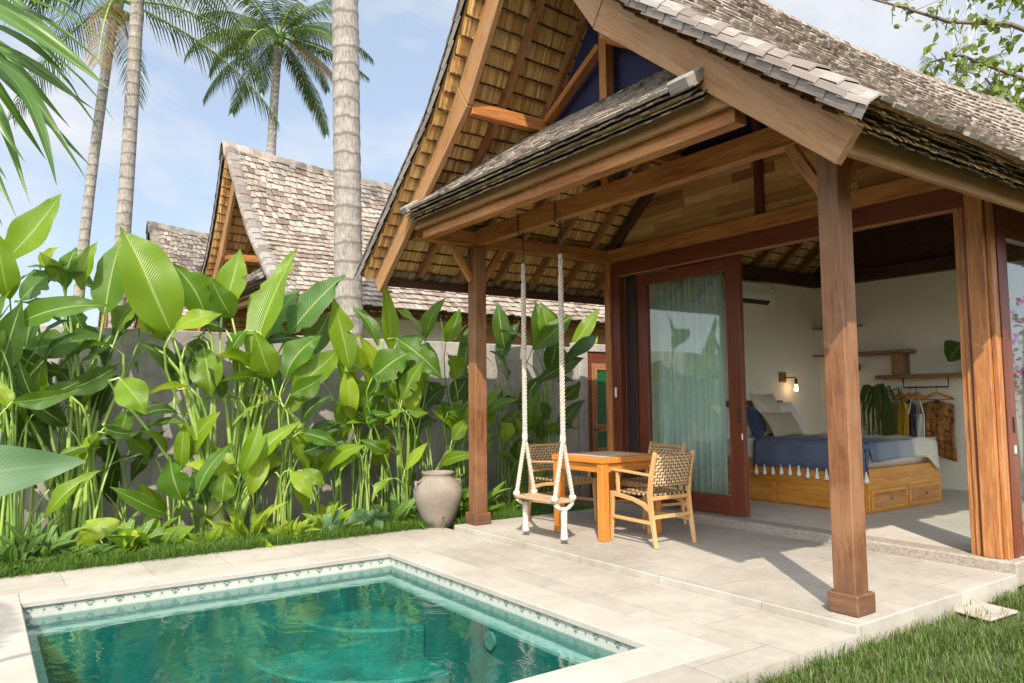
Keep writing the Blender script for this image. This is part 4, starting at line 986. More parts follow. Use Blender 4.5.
def palm(label, base, top, r0, r1, nf, L, seed, crown=True, els=(-.5, 1.2), dry=3, nl=46, name='coconut_palm', rings=False, lean=0, azs=None, w=.026):
    t = thing(name, label, 'palm tree', base); r = random.Random(seed); b, tp = Vector(base), Vector(top); mb = MB(); pts, rad = [], []
    n = int((tp-b).length/.11) if rings else 14
    for i in range(n+1):
        f = i/n; c = b.lerp(tp, f)+Vector((0, lean*math.sin(f*math.pi), 0)); rr = r0+(r1-r0)*f+(.35*r0*(1-f*9) if f < .11 else 0)
        if rings:
            rr *= 1+.05*(i % 2 == 0)+r.uniform(-.015, .015)
        pts.append(c); rad.append(rr)
    mb.tube(pts, rad, 20); mb.build('trunk', 'palm_bark', t, smooth=True)
    if crown:
        lv, rc, dv = MB(), MB(), MB()
        for k in range(nf):
            az = (azs[k % len(azs)] if azs else k*2.39996)+r.uniform(-.2, .2); el = els[1]-(els[1]-els[0])*((k+.5)/nf)**.9+r.uniform(-.1, .1)
            frond(lv if k < nf-dry else dv, rc, tp+Vector((math.cos(az)*.12, math.sin(az)*.12, 0)), az, el, L*r.uniform(.85, 1.1), seed*50+k, 1.35 if el > 0 else .7, nl, w=w)
        rc.tube([tp-Vector((0, 0, .5)), tp, tp+Vector((0, 0, .4))], [r1*1.1, r1*1.7, .03], 10)
        for k in range(7): 
            a = k*.9; c = tp+Vector((math.cos(a)*.24, math.sin(a)*.24, -.32-.08*(k % 2))); rc.lathe([(.01, -.11), (.08, -.07), (.1, 0), (.07, .08), (.01, .1)], c, 8)
        lv.build('fronds', 'palm_leaf', t); rc.build('frond_stalks', 'stem', t, smooth=True)
        if dry and dv.v: dv.build('dry_fronds', 'palm_dry', t)
    return t
palm('thick pale ringed palm trunk rising just behind the garden wall', (-9.25, 3.98, GZ), (-9.45, 3.78, 13.5), .185, .155, 26, 4.4, 3, rings=True)
pB = atX(119, 225, -16.5); pB2 = atX(139, -75, -16.5)
palm('leaning slender palm with the taller crown, right one of the two thin trunks at left', (-16.5, pB.y-.12, GZ), (-16.5, pB2.y+.05, pB2.z+.3), .16, .115, 16, 4.3, 12, lean=.05, els=(-.1, 1.2), dry=0)
pA = atX(90, 245, -18.5); pA2 = atX(116, 12, -18.5)
palm('curved slender palm with the lower crown, left one of the two thin trunks', (-18.5, pA.y-.3, GZ), (-18.5, pA2.y, pA2.z+.3), .115, .10, 14, 4.0, 9, lean=-.12, dry=1)
pF = atX(276, 150, -32); pF2 = atX(279, 36, -32)
palm('distant coconut palm with a full round crown above the tall neighbouring gable', (-32, pF.y, GZ), (-32, pF2.y, pF2.z), .24, .17, 30, 4.4, 5, dry=1, nl=60, lean=-.3, w=.032)
pG = atY(938, 78, 30); 
palm('small far palm peeping over the right end of the shingled ridge', (pG.x, 30, GZ), (pG.x, 30, pG.z-1.0), .16, .12, 20, 2.6, 15, dry=0)
pG = atY(1012, 112, 34)
palm('far palm behind the leafy branch right of the ridge end', (pG.x, 34, GZ), (pG.x, 34, pG.z-.3), .16, .12, 20, 3.2, 16, dry=0)
# near palm whose fronds hang in from the top left
npm = thing('fan_palm', 'near palm with long glossy leaflets hanging into the top left corner', 'palm tree', (-2.5, -1.9, GZ))
lv, rc = MB(), MB(); r = random.Random(44)
tips = [(116, 122), (104, 84), (92, 168), (56, 186), (25, 163), (18, 220), (3, 226), (82, 104), (116, 52), (88, 22), (114, 92), (88, 180), (70, 128), (60, 66), (40, 120), (100, 62), (130, 30), (72, 4), (96, 110), (30, 205), (66, 150), (46, 160), (8, 180), (104, 140), (110, 12), (76, 84), (52, 30)]
for k, (u, v) in enumerate(tips):
    f = (v+10)/235; ub = -42+24*f+r.uniform(-6, 6); vb = -50+v*.62+r.uniform(-14, 14)
    D = 2.0+r.uniform(-.18, .18); a = EYEP+ray(ub, vb)*D; b = EYEP+ray(u, v)*(D+r.uniform(-.25, .15))
    mid = (a+b)/2+Vector((0, 0, .06)); 
    blade(lv, a, b, .031*r.uniform(.8, 1.2), .10, r.uniform(-.7, .5), .35, 8, .0, 900+k, 0, .0)
pts = [EYEP+ray(-75, -160)*2.0, EYEP+ray(-48, -50)*2.0, EYEP+ray(-32, 40)*2.0, EYEP+ray(-24, 130)*2.0]
rc.tube(pts, [.012, .010, .007, .004], 7)
crown = Vector((-2.5, -1.9, 2.9)); rc.tube([crown, crown+Vector((.1, .3, .35)), pts[0]], [.025, .022, .016], 7)
for k in range(12): frond(lv, rc, crown, 3.3+.20*k, .9-.05*k, 1.5, 800+k, 1.3, 34, w=.06)
lv.build('fronds', 'palm_near', npm, smooth=True); rc.build('frond_stalks', 'stem', npm, smooth=True)
MB().tube([(-2.5, -1.9, GZ-.05), (-2.53, -1.91, 1.5), (-2.5, -1.9, 2.9)], [.10, .075, .07], 12).build('trunk', 'palm_bark', npm, smooth=True)

# ------------------------------------------------------------------ broadleaf tree reaching in at the top right
tr = thing('broadleaf_tree', 'leafy tree reaching over the roof end from the right with small yellow green leaves', 'tree', (1.6, 11.6, GZ))
D = 12.2; br, lv = MB(), MB(); r = random.Random(70)
def sp(u, v, d=D): return EYEP+ray(u, v)*d
root = Vector((1.6, 11.6, GZ)); fork = Vector((1.3, 11.6, 5.2))
br.tube([root, root+Vector((-.1, 0, 2.5)), fork], [.2, .16, .13], 12)
limbs = [[fork, sp(1075, 50), sp(1010, 24), sp(950, 22), sp(905, 8), sp(868, -2)], [fork, sp(1090, 20), sp(1030, -6), sp(960, -10)], [fork, sp(1090, 110), sp(1040, 85), sp(1000, 70), sp(960, 55), sp(930, 62)], [fork, sp(1080, 190), sp(1050, 120), sp(1012, 108), sp(985, 78)], [fork, sp(1100, 200), sp(1040, 150), sp(1010, 118), sp(975, 105)], [fork, sp(1060, 10), sp(985, -25), sp(920, -40)], [fork, fork+Vector((1, 1, 1.6)), fork+Vector((2, 1.5, 2.6))], [fork, fork+Vector((.8, -1, 1.8)), fork+Vector((1.3, -1.8, 2.9))], [fork, fork+Vector((.3, .8, 2.2)), fork+Vector((.2, 1.4, 3.6))]]
def leafsm(p, l):
    d = Vector((r.uniform(-1, 1), r.uniform(-1, 1), r.uniform(-1.2, .3))).normalized()
    blade(lv, p, p+d*l, l*.72, .05, r.uniform(-1.2, 1.2), .12, 4, .1, r.randint(0, 9999), 1)
for k, L in enumerate(limbs):
    br.tube(L, [.05*(1-.85*i/(len(L)-1))+.008 for i in range(len(L))], 6)
    for i in range(1, len(L)-1):
        a, b = L[i], L[i+1]; num = int((b-a).length*(46 if 2 <= k <= 4 else 22))
        for q in range(num):
            p = a.lerp(b, r.random())
            tw = p+Vector((r.uniform(-.4, .4), r.uniform(-.4, .4), r.uniform(-.4, .25)))*r.uniform(.3, 1)
            if r.random() < .5: br.tube([p, tw], [.008, .004], 4)
            for _ in range(r.choice((1, 2, 2, 3))): leafsm(tw+Vector((r.uniform(-.06, .06), r.uniform(-.06, .06), r.uniform(-.06, .06))), r.uniform(.10, .18))
br.build('trunk', 'branch', tr, smooth=True); lv.build('crown', 'tree_leaf', tr)
# lattice mast far away
tw = thing('lattice_mast', 'thin pale lattice mast far behind the leafy branch', 'mast', (*atY(968, 95, 90).xy, GZ)); mb = MB()
bx, by = atY(968, 95, 90).xy; zt = atY(966, 5, 90).z; hw = 1.1
cor = [(-1, -1), (1, -1), (1, 1), (-1, 1)]
for sx, sy in cor: mb.beam((bx+sx*hw*1.3, by+sy*hw*1.3, GZ), (bx+sx*hw*.7, by+sy*hw*.7, zt), .16, .16)
z = GZ; k = 0
while z < zt-2.4:
    f = lambda zz: hw*(1.3-.6*(zz-GZ)/(zt-GZ))
    for i in range(4):
        a, b = cor[i], cor[(i+1) % 4]
        mb.beam((bx+a[0]*f(z), by+a[1]*f(z), z), (bx+b[0]*f(z+2.4), by+b[1]*f(z+2.4), z+2.4), .1, .1); mb.beam((bx+a[0]*f(z), by+a[1]*f(z), z), (bx+b[0]*f(z), by+b[1]*f(z), z), .1, .1)
    z += 2.4
mb.build('lattice', 'grey_iron', tw)
# bougainvillea that the side window mirrors
bg = thing('bougainvillea', 'magenta bougainvillea beyond the side window, seen mirrored in its glass', 'shrub', (-.9, 11.2, GZ)); pm, lm2, sm = MB(), MB(), MB(); r = random.Random(81)
for k in range(14):
    az = r.uniform(0, 6.28); tip = Vector((-.9+math.cos(az)*r.uniform(.3, .8), 11.2+math.sin(az)*r.uniform(.3, 1.1), GZ+r.uniform(1.2, 2.9))); b0 = Vector((-.9, 11.2, GZ)); mid = b0.lerp(tip, .6)+Vector((0, 0, .5))
    sm.tube([b0, mid, tip], [.02, .012, .005], 5)
    for q in range(46):
        p = mid.lerp(tip, r.uniform(-.2, 1.05))+Vector((r.uniform(-.25, .25), r.uniform(-.25, .25), r.uniform(-.25, .25))); d = Vector((r.uniform(-1, 1), r.uniform(-1, 1), r.uniform(-.5, 1))).normalized()
        blade(pm if r.random() < .6 else lm2, p, p+d*.08, .06, .1, r.uniform(-1, 1), .2, 3, 0, q, 1)
sm.build('stem', 'branch', bg); pm.build('flowers', 'petal', bg); lm2.build('foliage', 'leaf_dark', bg)
gr = thing('garden_wall', 'low pale wall behind the magenta bougainvillea', 'wall', (.2, 13, GZ)); MB().box(-2.0, 3, 13.0, 13.15, GZ, 1.5).build('wall_face', 'plaster', gr)

# ================================================================== jar, swing, table, chairs
jc = (-7.34, 4.17, DZ-.02)
jar = thing('clay_jar', 'large grey clay jar with a wide belly and short neck on the paving edge', 'jar', jc)
prof = [(.13, 0), (.15, .01), (.19, .12), (.245, .27), (.272, .38), (.268, .45), (.235, .52), (.185, .57), (.165, .59), (.163, .62), (.178, .635), (.18, .652), (.165, .655), (.145, .645), (.14, .60), (.17, .55), (.2, .45)]
mbj = MB().lathe([(x, z*.92) for x, z in prof], jc, 40); mbj.build('body', 'clay', jar, smooth=True)
mbj = MB()
for s in (-1, 1): mbj.tube([Vector(jc)+Vector((.0, s*.20, .50)), Vector(jc)+Vector((0, s*.275, .50)), Vector(jc)+Vector((0, s*.27, .43)), Vector(jc)+Vector((0, s*.245, .42))], [.015, .018, .016, .012], 7)
mbj.build('lug', 'clay', jar, smooth=True)

def rope(mb, a, b, R_=.021, pitch=.075, n=None):
    a, b = Vector(a), Vector(b); d = b-a; L = d.length; d.normalize(); o = d.orthogonal().normalized(); q = d.cross(o); n = int(L/.0095)
    for s in range(3):
        pts = [a+d*(L*i/n)+(o*math.cos(i/n*L/pitch*math.tau+s*math.tau/3)+q*math.sin(i/n*L/pitch*math.tau+s*math.tau/3))*R_*.66 for i in range(n+1)]
        mb.tube(pts, R_*.50, 6)
sw = thing('rope_swing', 'wooden plank swing on two thick twisted cream ropes tied to the tie beam', 'swing', (-5.74, YP, .38))
st_ = MB().box(-6.06, -5.42, YP-.12, YP+.12, .365, .395, 0).build('seat', 'driftwood', sw, bevel=.008)
for X in (-6.03, -5.44):
    k = MB(); kz = .92
    rope(k, (X, YP, 2.45), (X, YP, kz), .023, .10)
    for s in (-1, 1): rope(k, (X, YP, kz+.02), (X, YP+s*.105, .41), .019, .09)
    k.build('rope', 'rope', sw, smooth=True)
    MB().lathe([(.01, -.05), (.026, -.04), (.03, 0), (.026, .04), (.01, .05)], (X, YP, kz+.02), 10).build('knot', 'rope', sw, smooth=True)
    for s in (-1, 1): MB().lathe([(.008, -.03), (.03, -.02), (.036, 0), (.03, .02), (.008, .03)], (X, YP+s*.105, .41), 10).build('knot', 'rope', sw, smooth=True)
    k = MB(); k.tube([(X, YP-.10, .36), (X, YP-.06, .325), (X, YP, .30), (X, YP+.06, .325), (X, YP+.10, .36)], .02, 8); k.build('under_rope', 'rope', sw, smooth=True)
    k = MB(); k.lathe([(.012, 0), (.040, .0), (.034, .02), (.028, .10), (.030, .20), (.03, .27), (.012, .29)], (X, YP, .04), 12); k.build('tassel', 'rope', sw, smooth=True)
    k = MB(); k.tube([(X, YP, 2.64), (X, YP, 2.98)], .006, 6); 
    for s in (-1, 1): k.tube([(X, YP, 2.93), (X, YP+s*.062, 2.965), (X, YP+s*.062, 3.155), (X, YP, 3.165)], .006, 6)
    k.build('chain', 'black_metal', sw, smooth=True)
    k = MB(); rope(k, (X, YP+.0, 2.66), (X, YP, 2.44), .019, .4); k.build('rope_loop', 'rope', sw, smooth=True)

tx0, tx1, ty0, ty1, tz = -6.02, -5.27, 4.72, 5.50, .765
tab = thing('dining_table', 'square orange wooden table with pale tiled inlay on the terrace', 'table', ((tx0+tx1)/2, (ty0+ty1)/2, 0))
fr = MB()
for a in ((tx0, tx1, ty0, ty0+.09), (tx0, tx1, ty1-.09, ty1)): fr.box(*a, tz-.055, tz, 0)
for a in ((tx0, tx0+.09), (tx1-.09, tx1)): fr.box(*a, ty0+.091, ty1-.091, tz-.055, tz, 1)
tp_ = fr.build('tabletop', 'table_wood', tab, bevel=.005)
inl = MB(); r = random.Random(6); n = 7; sx = (tx1-tx0-.18)/n; sy = (ty1-ty0-.18)/n
for i in range(n):
    for j in range(n): inl.box(tx0+.09+i*sx+.004, tx0+.09+(i+1)*sx-.004, ty0+.09+j*sy+.004, ty0+.09+(j+1)*sy-.004, tz-.02, tz-.003+r.uniform(0, .002))
inl.build('tile_inlay', 'inlay', tp_, bevel=.003); MB().box(tx0+.09, tx1-.09, ty0+.091, ty1-.091, tz-.05, tz-.012).build('board', 'rafter_wood', tp_)
for x in (tx0+.05, tx1-.05):
    for y in (ty0+.05, ty1-.05): MB().box(x-.04, x+.04, y-.04, y+.04, 0.001, tz-.056).build('leg', 'table_wood', tab, bevel=.005)
for y in (ty0+.03, ty1-.05): MB().box(tx0+.091, tx1-.091, y, y+.022, tz-.14, tz-.056).build('apron', 'table_wood', tab, bevel=.003)
for x in (tx0+.03, tx1-.05): MB().box(x, x+.022, ty0+.091, ty1-.091, tz-.14, tz-.056).build('apron', 'table_wood', tab, bevel=.003)

def smoothbeam(pts, w, h, up=(0, 1, 0)):
    """timber of changing direction; w,h lists"""
    pts = [Vector(p) for p in pts]; mb = MB(); rows = []
    L = 0
    for i, p in enumerate(pts):
        d = (pts[min(i+1, len(pts)-1)]-pts[max(0, i-1)]).normalized(); u = Vector(up); s = d.cross(u).normalized(); u = s.cross(d)
        ww = w[i] if hasattr(w, '__len__') else w; hh = h[i] if hasattr(h, '__len__') else h
        rows.append([p-s*ww/2-u*hh/2, p+s*ww/2-u*hh/2, p+s*ww/2+u*hh/2, p-s*ww/2+u*hh/2])
    vs = [q for r_ in rows for q in r_]; fs, uv = [(3, 2, 1, 0), tuple(range(len(vs)-4, len(vs)))], [[(0, 0)]*4]*2
    for i in range(len(rows)-1):
        l = (pts[i+1]-pts[i]).length
        for k in range(4):
            j = (k+1) % 4; fs.append((i*4+k, i*4+j, i*4+4+j, i*4+4+k)); uv.append([(L, k*.03), (L, k*.03+.03), (L+l, k*.03+.03), (L+l, k*.03)])
        L += l
    mb.mesh_add(vs, fs, uv); return mb
def make_chair(label, loc, rz):
    t = thing('rattan_chair', label, 'chair', loc, rz, 'rattan armchairs at the table', local=True)
    cw = 'chair_wood'
    for s in (-1, 1):
        y = s*.245
        # rear leg and back post in one piece, front leg
        smoothbeam([(-.30, y, .001), (-.275, y, .15), (-.245, y, .33), (-.235, y, .46), (-.255, y, .62), (-.30, y, .80), (-.31, y, .835)], [.034, .040, .052, .052, .044, .038, .034], [.032]*7).build('rear_leg', cw, t, smooth=False, bevel=.006)
        smoothbeam([(.268, y, .001), (.258, y, .2), (.245, y, .40), (.245, y, .455)], [.034, .038, .046, .05], [.034]*4).build('front_leg', cw, t, bevel=.006)
        smoothbeam([(.25, y, .432), (.15, y, .425), (-.02, y, .405), (-.15, y, .372), (-.225, y, .33)], [.045, .038, .036, .042, .05], [.028]*5).build('side_rail', cw, t, bevel=.005)
        smoothbeam([(.255, y, .655), (.05, y, .648), (-.15, y, .636), (-.262, y, .63)], [.022]*4, [.06, .056, .046, .036]).build('armrest', cw, t, bevel=.006)
        MB().beam((.165, y, .43), (.175, y, .645), .034, .026, (0, 1, 0)).build('arm_support', cw, t, bevel=.004)
        MB().beam((.245, y, .225), (-.262, y, .215), .026, .03).build('stretcher', cw, t, bevel=.004)
    MB().beam((-.262, -.232, .265), (-.262, .232, .265), .026, .034).build('stretcher', cw, t, bevel=.004)
    MB().beam((.235, -.232, .425), (.235, .232, .425), .034, .04).build('seat_rail', cw, t, bevel=.004)
    MB().beam((-.232, -.232, .425), (-.232, .232, .425), .03, .035).build('seat_rail', cw, t, bevel=.004)
    MB().beam((-.302, -.232, .80), (-.302, .232, .80), .026, .028).build('back_rail', cw, t, bevel=.004)
    MB().beam((-.246, -.232, .535), (-.246, .232, .535), .026, .028).build('back_rail', cw, t, bevel=.004)
    def cloth(f, nu, nv, du, dv): 
        P = [[f(i/nu, j/nv) for j in range(nv+1)] for i in range(nu+1)]; return P, [[(i/nu*du, j/nv*dv) for j in range(nv+1)] for i in range(nu+1)]
    def sf(a, b): return Vector((-.235+.485*a, -.225+.45*b, .452-.020*math.sin(math.pi*a)*math.sin(math.pi*b)))
    P, Uq = cloth(sf, 10, 10, .485, .45); MB().grid(P, Uq).build('seat', 'rattan', t, smooth=True, solid=.022)
    def bf(a, b):
        z = .525+.285*a; return Vector((-.245-.055*a-.022*math.sin(math.pi*b), -.228+.456*b, z))
    P, Uq = cloth(bf, 8, 10, .285, .456); MB().grid(P, Uq).build('backrest', 'rattan', t, smooth=True, solid=.026)
    return t
c0 = make_chair('woven armchair turned with its back to the bed, nearest the camera', (-5.06, 5.12, 0), math.pi)
c1 = copy_tree(c0); c1.location = (-6.50, 5.24, 0); c1.rotation_euler.z = .04; c1['label'] = 'woven armchair behind the swing ropes, facing the table'
c2 = copy_tree(c0); c2.location = (-5.78, 5.80, 0); c2.rotation_euler.z = -math.pi/2-.05; c2['label'] = 'woven armchair at the far side of the table before the glass door'

# ================================================================== curtain and bedroom
def curtain():
    P, Uq = [], []; n = 120
    for i in range(n+1):
        x = -6.40+1.02*i/n; y = 6.62+.035*math.sin(i*.62)+.015*math.sin(i*.23+1)
        P.append([(x, y, .11), (x+.01*math.sin(i*.3), y+.004, 1.4), (x, y*1.0, 2.70)]); Uq.append([(i/n, 0), (i/n, .5), (i/n, 1)])
    return MB().grid(P, Uq)
def sheer():
    m, t, out = nt('sheer_curtain'); b = N(t); p = principled(b, None, (.85, .92, .90), .9); tr = b.n('BsdfTranslucent'); tr.inputs[0].default_value = (.85, .92, .90, 1); mx = b.n('MixShader', i_0=.4); b.link(p.outputs[0], mx.inputs[1]); b.link(tr.outputs[0], mx.inputs[2]); b.link(mx.outputs[0], out.inputs[0]); return m
M['sheer'] = sheer()
tag(curtain().build('curtain', 'sheer', smooth=True, solid=.004), 'pale sheer curtain hanging in folds behind the sliding glass door', 'curtain')

BX0, BX1, BY0, BY1 = -6.70, -4.44, 7.72, 9.26
bed = thing('bed', 'honey coloured wooden platform bed with drawers in the open bedroom', 'bed', ((BX0+BX1)/2, (BY0+BY1)/2, .079))
MB().box(BX0, BX1, BY0, BY1, .080, .545).build('frame', 'honey', bed, bevel=.008)
for y0, y1 in ((BY0+.03, BY0+.76), (BY0+.79, BY1-.03)):
    dr = MB().box(BX1-.005, BX1+.016, y0, y1, .105, .325, 1).build('drawer', 'honey', bed, bevel=.005)
    MB().box(BX1+.016, BX1+.020, y0+.05, y1-.05, .14, .29, 1).build('drawer_panel', 'teak', dr, bevel=.002)
    MB().lathe([(.001, -.012), (.012, -.01), (.014, 0), (.012, .01), (.001, .012)], (BX1+.028, (y0+y1)/2, .215), 10).build('knob', 'brass', dr)
for x0, x1 in ((BX0+.05, BX0+1.1), (BX0+1.14, BX1-.03)): MB().box(x0, x1, BY0-.012, BY0+.002, .10, .33, 0).build('side_panel', 'honey', bed, bevel=.004)
MB().box(BX0+.04, BX1-.05, BY0+.03, BY1-.03, .546, .80, 0).build('mattress', 'linen', bed, bevel=.05)
MB().box(-6.775, -6.71, 7.60, 9.52, .55, 1.27, 1).build('headboard', 'shelf_wood', bed, bevel=.006)
# throw: lies on the bed and hangs over the near side and the foot
def throw():
    mb = MB(); xs = [-5.86+(1.44)*i/24 for i in range(25)]; P, Uq = [], []; r = random.Random(3)
    path = []
    ys = [(BY0-.035, .50), (BY0-.030, .62), (BY0-.022, .74), (BY0-.005, .80), (BY0+.05, .822)]+[(BY0+.12+(BY1-BY0-.2)*k/14, .824) for k in range(15)]
    rows = []
    for x in xs:
        row = []
        for k, (y, z) in enumerate(ys):
            w = .010*math.sin(x*7+k*.9)+.008*math.sin(x*17+y*3); zz = z+w*(1 if k > 4 else .3); yy = y+(w*.8 if k < 4 else 0)
            row.append(Vector((x, yy, zz-(.012*math.sin(x*5) if k == 0 else 0))))
        rows.append(row)
    # fold over the foot end
    foot = []
    for dz, dx in ((.01, .03), (-.04, .055), (-.12, .062), (-.20, .066), (-.25, .068)):
        row = []
        for k, (y, z) in enumerate(ys):
            q = (y-BY0)/(BY1-BY0); hang = .78+.06*math.sin(y*5)+(.9*max(0, q-.8)/.2)
            row.append(Vector((BX1-.045+dx+.006*math.sin(y*13), max(y, BY0-.03), min(z, .82)+dz*hang if k > 3 else z+dz*.15)))
        foot.append(row)
    rows += foot
    for row in rows: P.append(row)
    vs = [(p.y-BY0+.25)/(BY1-BY0+.2) for p in rows[0]]
    Uq = [[(min(1, max(0, (k-0)/(len(ys)-1))), i/len(rows)) for k in range(len(ys))] for i in range(len(rows))]
    return mb.grid(P, Uq)
th = throw().build('throw', 'throw', smooth=True, solid=.012); tag(th, 'indigo to cream striped throw with white tassels draped over the bed', 'blanket')
r = random.Random(5)
for k in range(13):
    x = -5.82+.115*k; tz_ = .487+.012*math.sin(x*5)*-1
    MB().lathe([(.002, .045), (.010, .040), (.012, .03), (.009, .022), (.020, -.03), (.026, -.055), (.022, -.075), (.002, -.077)], (x, BY0-.038, tz_-.01+r.uniform(-.006, .006)), 9).build('tassel', 'linen', th, smooth=True)
def pillow(name, label, c, rx, rz, w, h, t, mat, group=None):
    mb = MB(); n = 10; P = []; Uq = []; w *= 1.12; h *= 1.12; t *= 1.25
    Mx = Matrix.Translation(c) @ Matrix.Rotation(rz, 4, 'Z') @ Matrix.Rotation(rx, 4, 'Y')
    for side in (1, -1):
        P = []
        for i in range(n+1):
            row = []
            for j in range(n+1):
                a, b = i/n*2-1, j/n*2-1; pin = 1-.10*(a*a*b*b)*0; z = side*t/2*((1-abs(a)**2.6)*(1-abs(b)**2.6))**.55
                ex = 1-.09*(1-abs(b)**2)*abs(a) ; ey = 1-.09*(1-abs(a)**2)*abs(b)
                row.append(Mx @ Vector((z, b*w/2*ey, a*h/2*ex)))
            P.append(row)
        if side < 0: P = [list(reversed(q)) for q in P]
        mb.grid(P)
    o = mb.build(name, mat, smooth=True); return tag(o, label, 'pillow', group)
pillow('pillow', 'white bed pillow on the near side of the headboard', (-6.36, 8.02, 1.00), -.45, 0, .66, .42, .17, 'linen')
pillow('pillow', 'white bed pillow nearest the wall lamp', (-6.36, 8.98, 1.03), -.5, 0, .70, .46, .17, 'linen')
pillow('cushion', 'pointed cream square cushion rising above the others', (-6.22, 8.50, 1.10), -.35, .1, .52, .52, .14, 'cream').rotation_euler = (0, 0, 0)
pillow('cushion', 'dark blue cushion tucked between the white and the beige ones', (-6.20, 8.24, 1.01), -.45, .15, .42, .40, .12, 'blue_cloth')
pillow('cushion', 'beige fringed lumbar cushion in front of the other pillows', (-6.02, 8.52, .965), -.55, .05, .62, .34, .12, 'tan_cloth')
# air conditioner
ac = thing('air_conditioner', 'white split air conditioner high on the bedroom wall', 'air conditioner', (-6.68, 8.8, 2.65))
mb = MB(); prof = [(-6.779, 2.63), (-6.62, 2.63), (-6.575, 2.67), (-6.565, 2.75), (-6.575, 2.905), (-6.60, 2.92), (-6.779, 2.92)]
mb.prism([(x, 8.36, z) for x, z in prof][::-1], (0, .86, 0)); mb.build('body', 'white_paint', ac, bevel=.01)
MB().beam((-6.60, 8.42, 2.647), (-6.60, 9.12, 2.647), .012, .07, (.5, 0, .6)).build('louvre', 'black_metal', ac); MB().box(-6.568, -6.560, 9.16, 9.19, 2.84, 2.87).build('display', 'grey_iron', ac)
# wall lamp
lp = thing('wall_lamp', 'small dark wall lamp with a bare glowing bulb above the pillows', 'lamp', (-6.77, 9.62, 1.5))
MB().box(-6.779, -6.755, 9.53, 9.68, 1.53, 1.68).build('mount', 'shelf_wood', lp, bevel=.004)
k = MB(); k.tube([(-6.75, 9.63, 1.60), (-6.64, 9.74, 1.60), (-6.64, 9.74, 1.58)], .008, 6); k.tube([(-6.64, 9.74, 1.58), (-6.64, 9.74, 1.50)], .02, 10); k.build('socket', 'black_metal', lp, smooth=True)
MB().lathe([(.004, .07), (.016, .06), (.02, .03), (.03, 0), (.026, -.025), (.004, -.036)], (-6.64, 9.74, 1.435), 14).build('bulb', 'bulb', lp, smooth=True)
# shelves on the back wall
YB = 10.555
def sX(u, v, y): return atY(u, v, y)
s1 = sX(911, 353, 10.4); s0x = -6.77
sh1 = tag(MB().box(s0x+.65, s1.x, 10.26, YB, s1.z-.0, s1.z+.05).build('wall_shelf', 'shelf_wood', bevel=.008), 'upper wooden wall shelf over the hanging fern', 'shelf')
s2 = sX(880, 378, 10.4)
sh2 = tag(MB().box(s2.x, -2.95, 10.26, YB, s2.z-.02, s2.z+.035).build('wall_shelf', 'shelf_wood', bevel=.008), 'lower wooden wall shelf above the clothes rail', 'shelf')
tag(MB().box(s2.x+.22, s2.x+.36, 10.30, YB-.02, s2.z+.036, s1.z-.001).build('shelf_block', 'shelf_wood', bevel=.006), 'short wooden block joining the two wall shelves', 'block')
for k, v in enumerate((357, 330)):
    p = sX(812, v, 10.4); tag(MB().box(-6.76, -6.05, 10.36, YB, p.z, p.z+.022).build('corner_shelf', 'shelf_wood', bevel=.003), ('lower thin dark shelf in the bedroom corner', 'upper thin dark shelf in the bedroom corner')[k], 'shelf')
vs = sX(820, 352, 10.42); tag(MB().lathe([(.04, 0), (.07, .02), (.075, .08), (.05, .12), (.03, .14), (.034, .16)], (-6.12, 10.42, s1.z+.03-.25), 16).build('vase', 'black_metal', smooth=True), 'small dark vase in the bedroom corner behind the post', 'vase')
rail = thing('clothes_rail', 'black metal clothes rail hanging under the lower shelf', 'rail', (s2.x+.9, 10.4, s2.z-.15))
ra, rb_ = sX(903, 377, 10.40).x, sX(948, 377, 10.40).x; k = MB(); zr = s2.z-.14
k.tube([(ra, 10.4, s2.z-.02), (ra, 10.4, zr), (rb_, 10.4, zr), (rb_, 10.4, s2.z-.02)], .010, 8); k.build('bar', 'black_metal', rail, smooth=True)
cl = [('rust brown garment on the leftmost hanger of the rail', 'rust', .30, .62, 0), ('mustard yellow dress on a hanger of the rail', 'mustard', .22, .85, 0), ('dark printed dress hanging between the yellow and white ones', 'dusk', .2, .86, 0), ('white strappy top hanging in front of the dark dress', 'linen', .26, .78, 1), ('brown batik cloth on the rightmost hanger of the rail', 'batik', .46, .74, 0)]
us = [888, 901, 909, 916, 936]
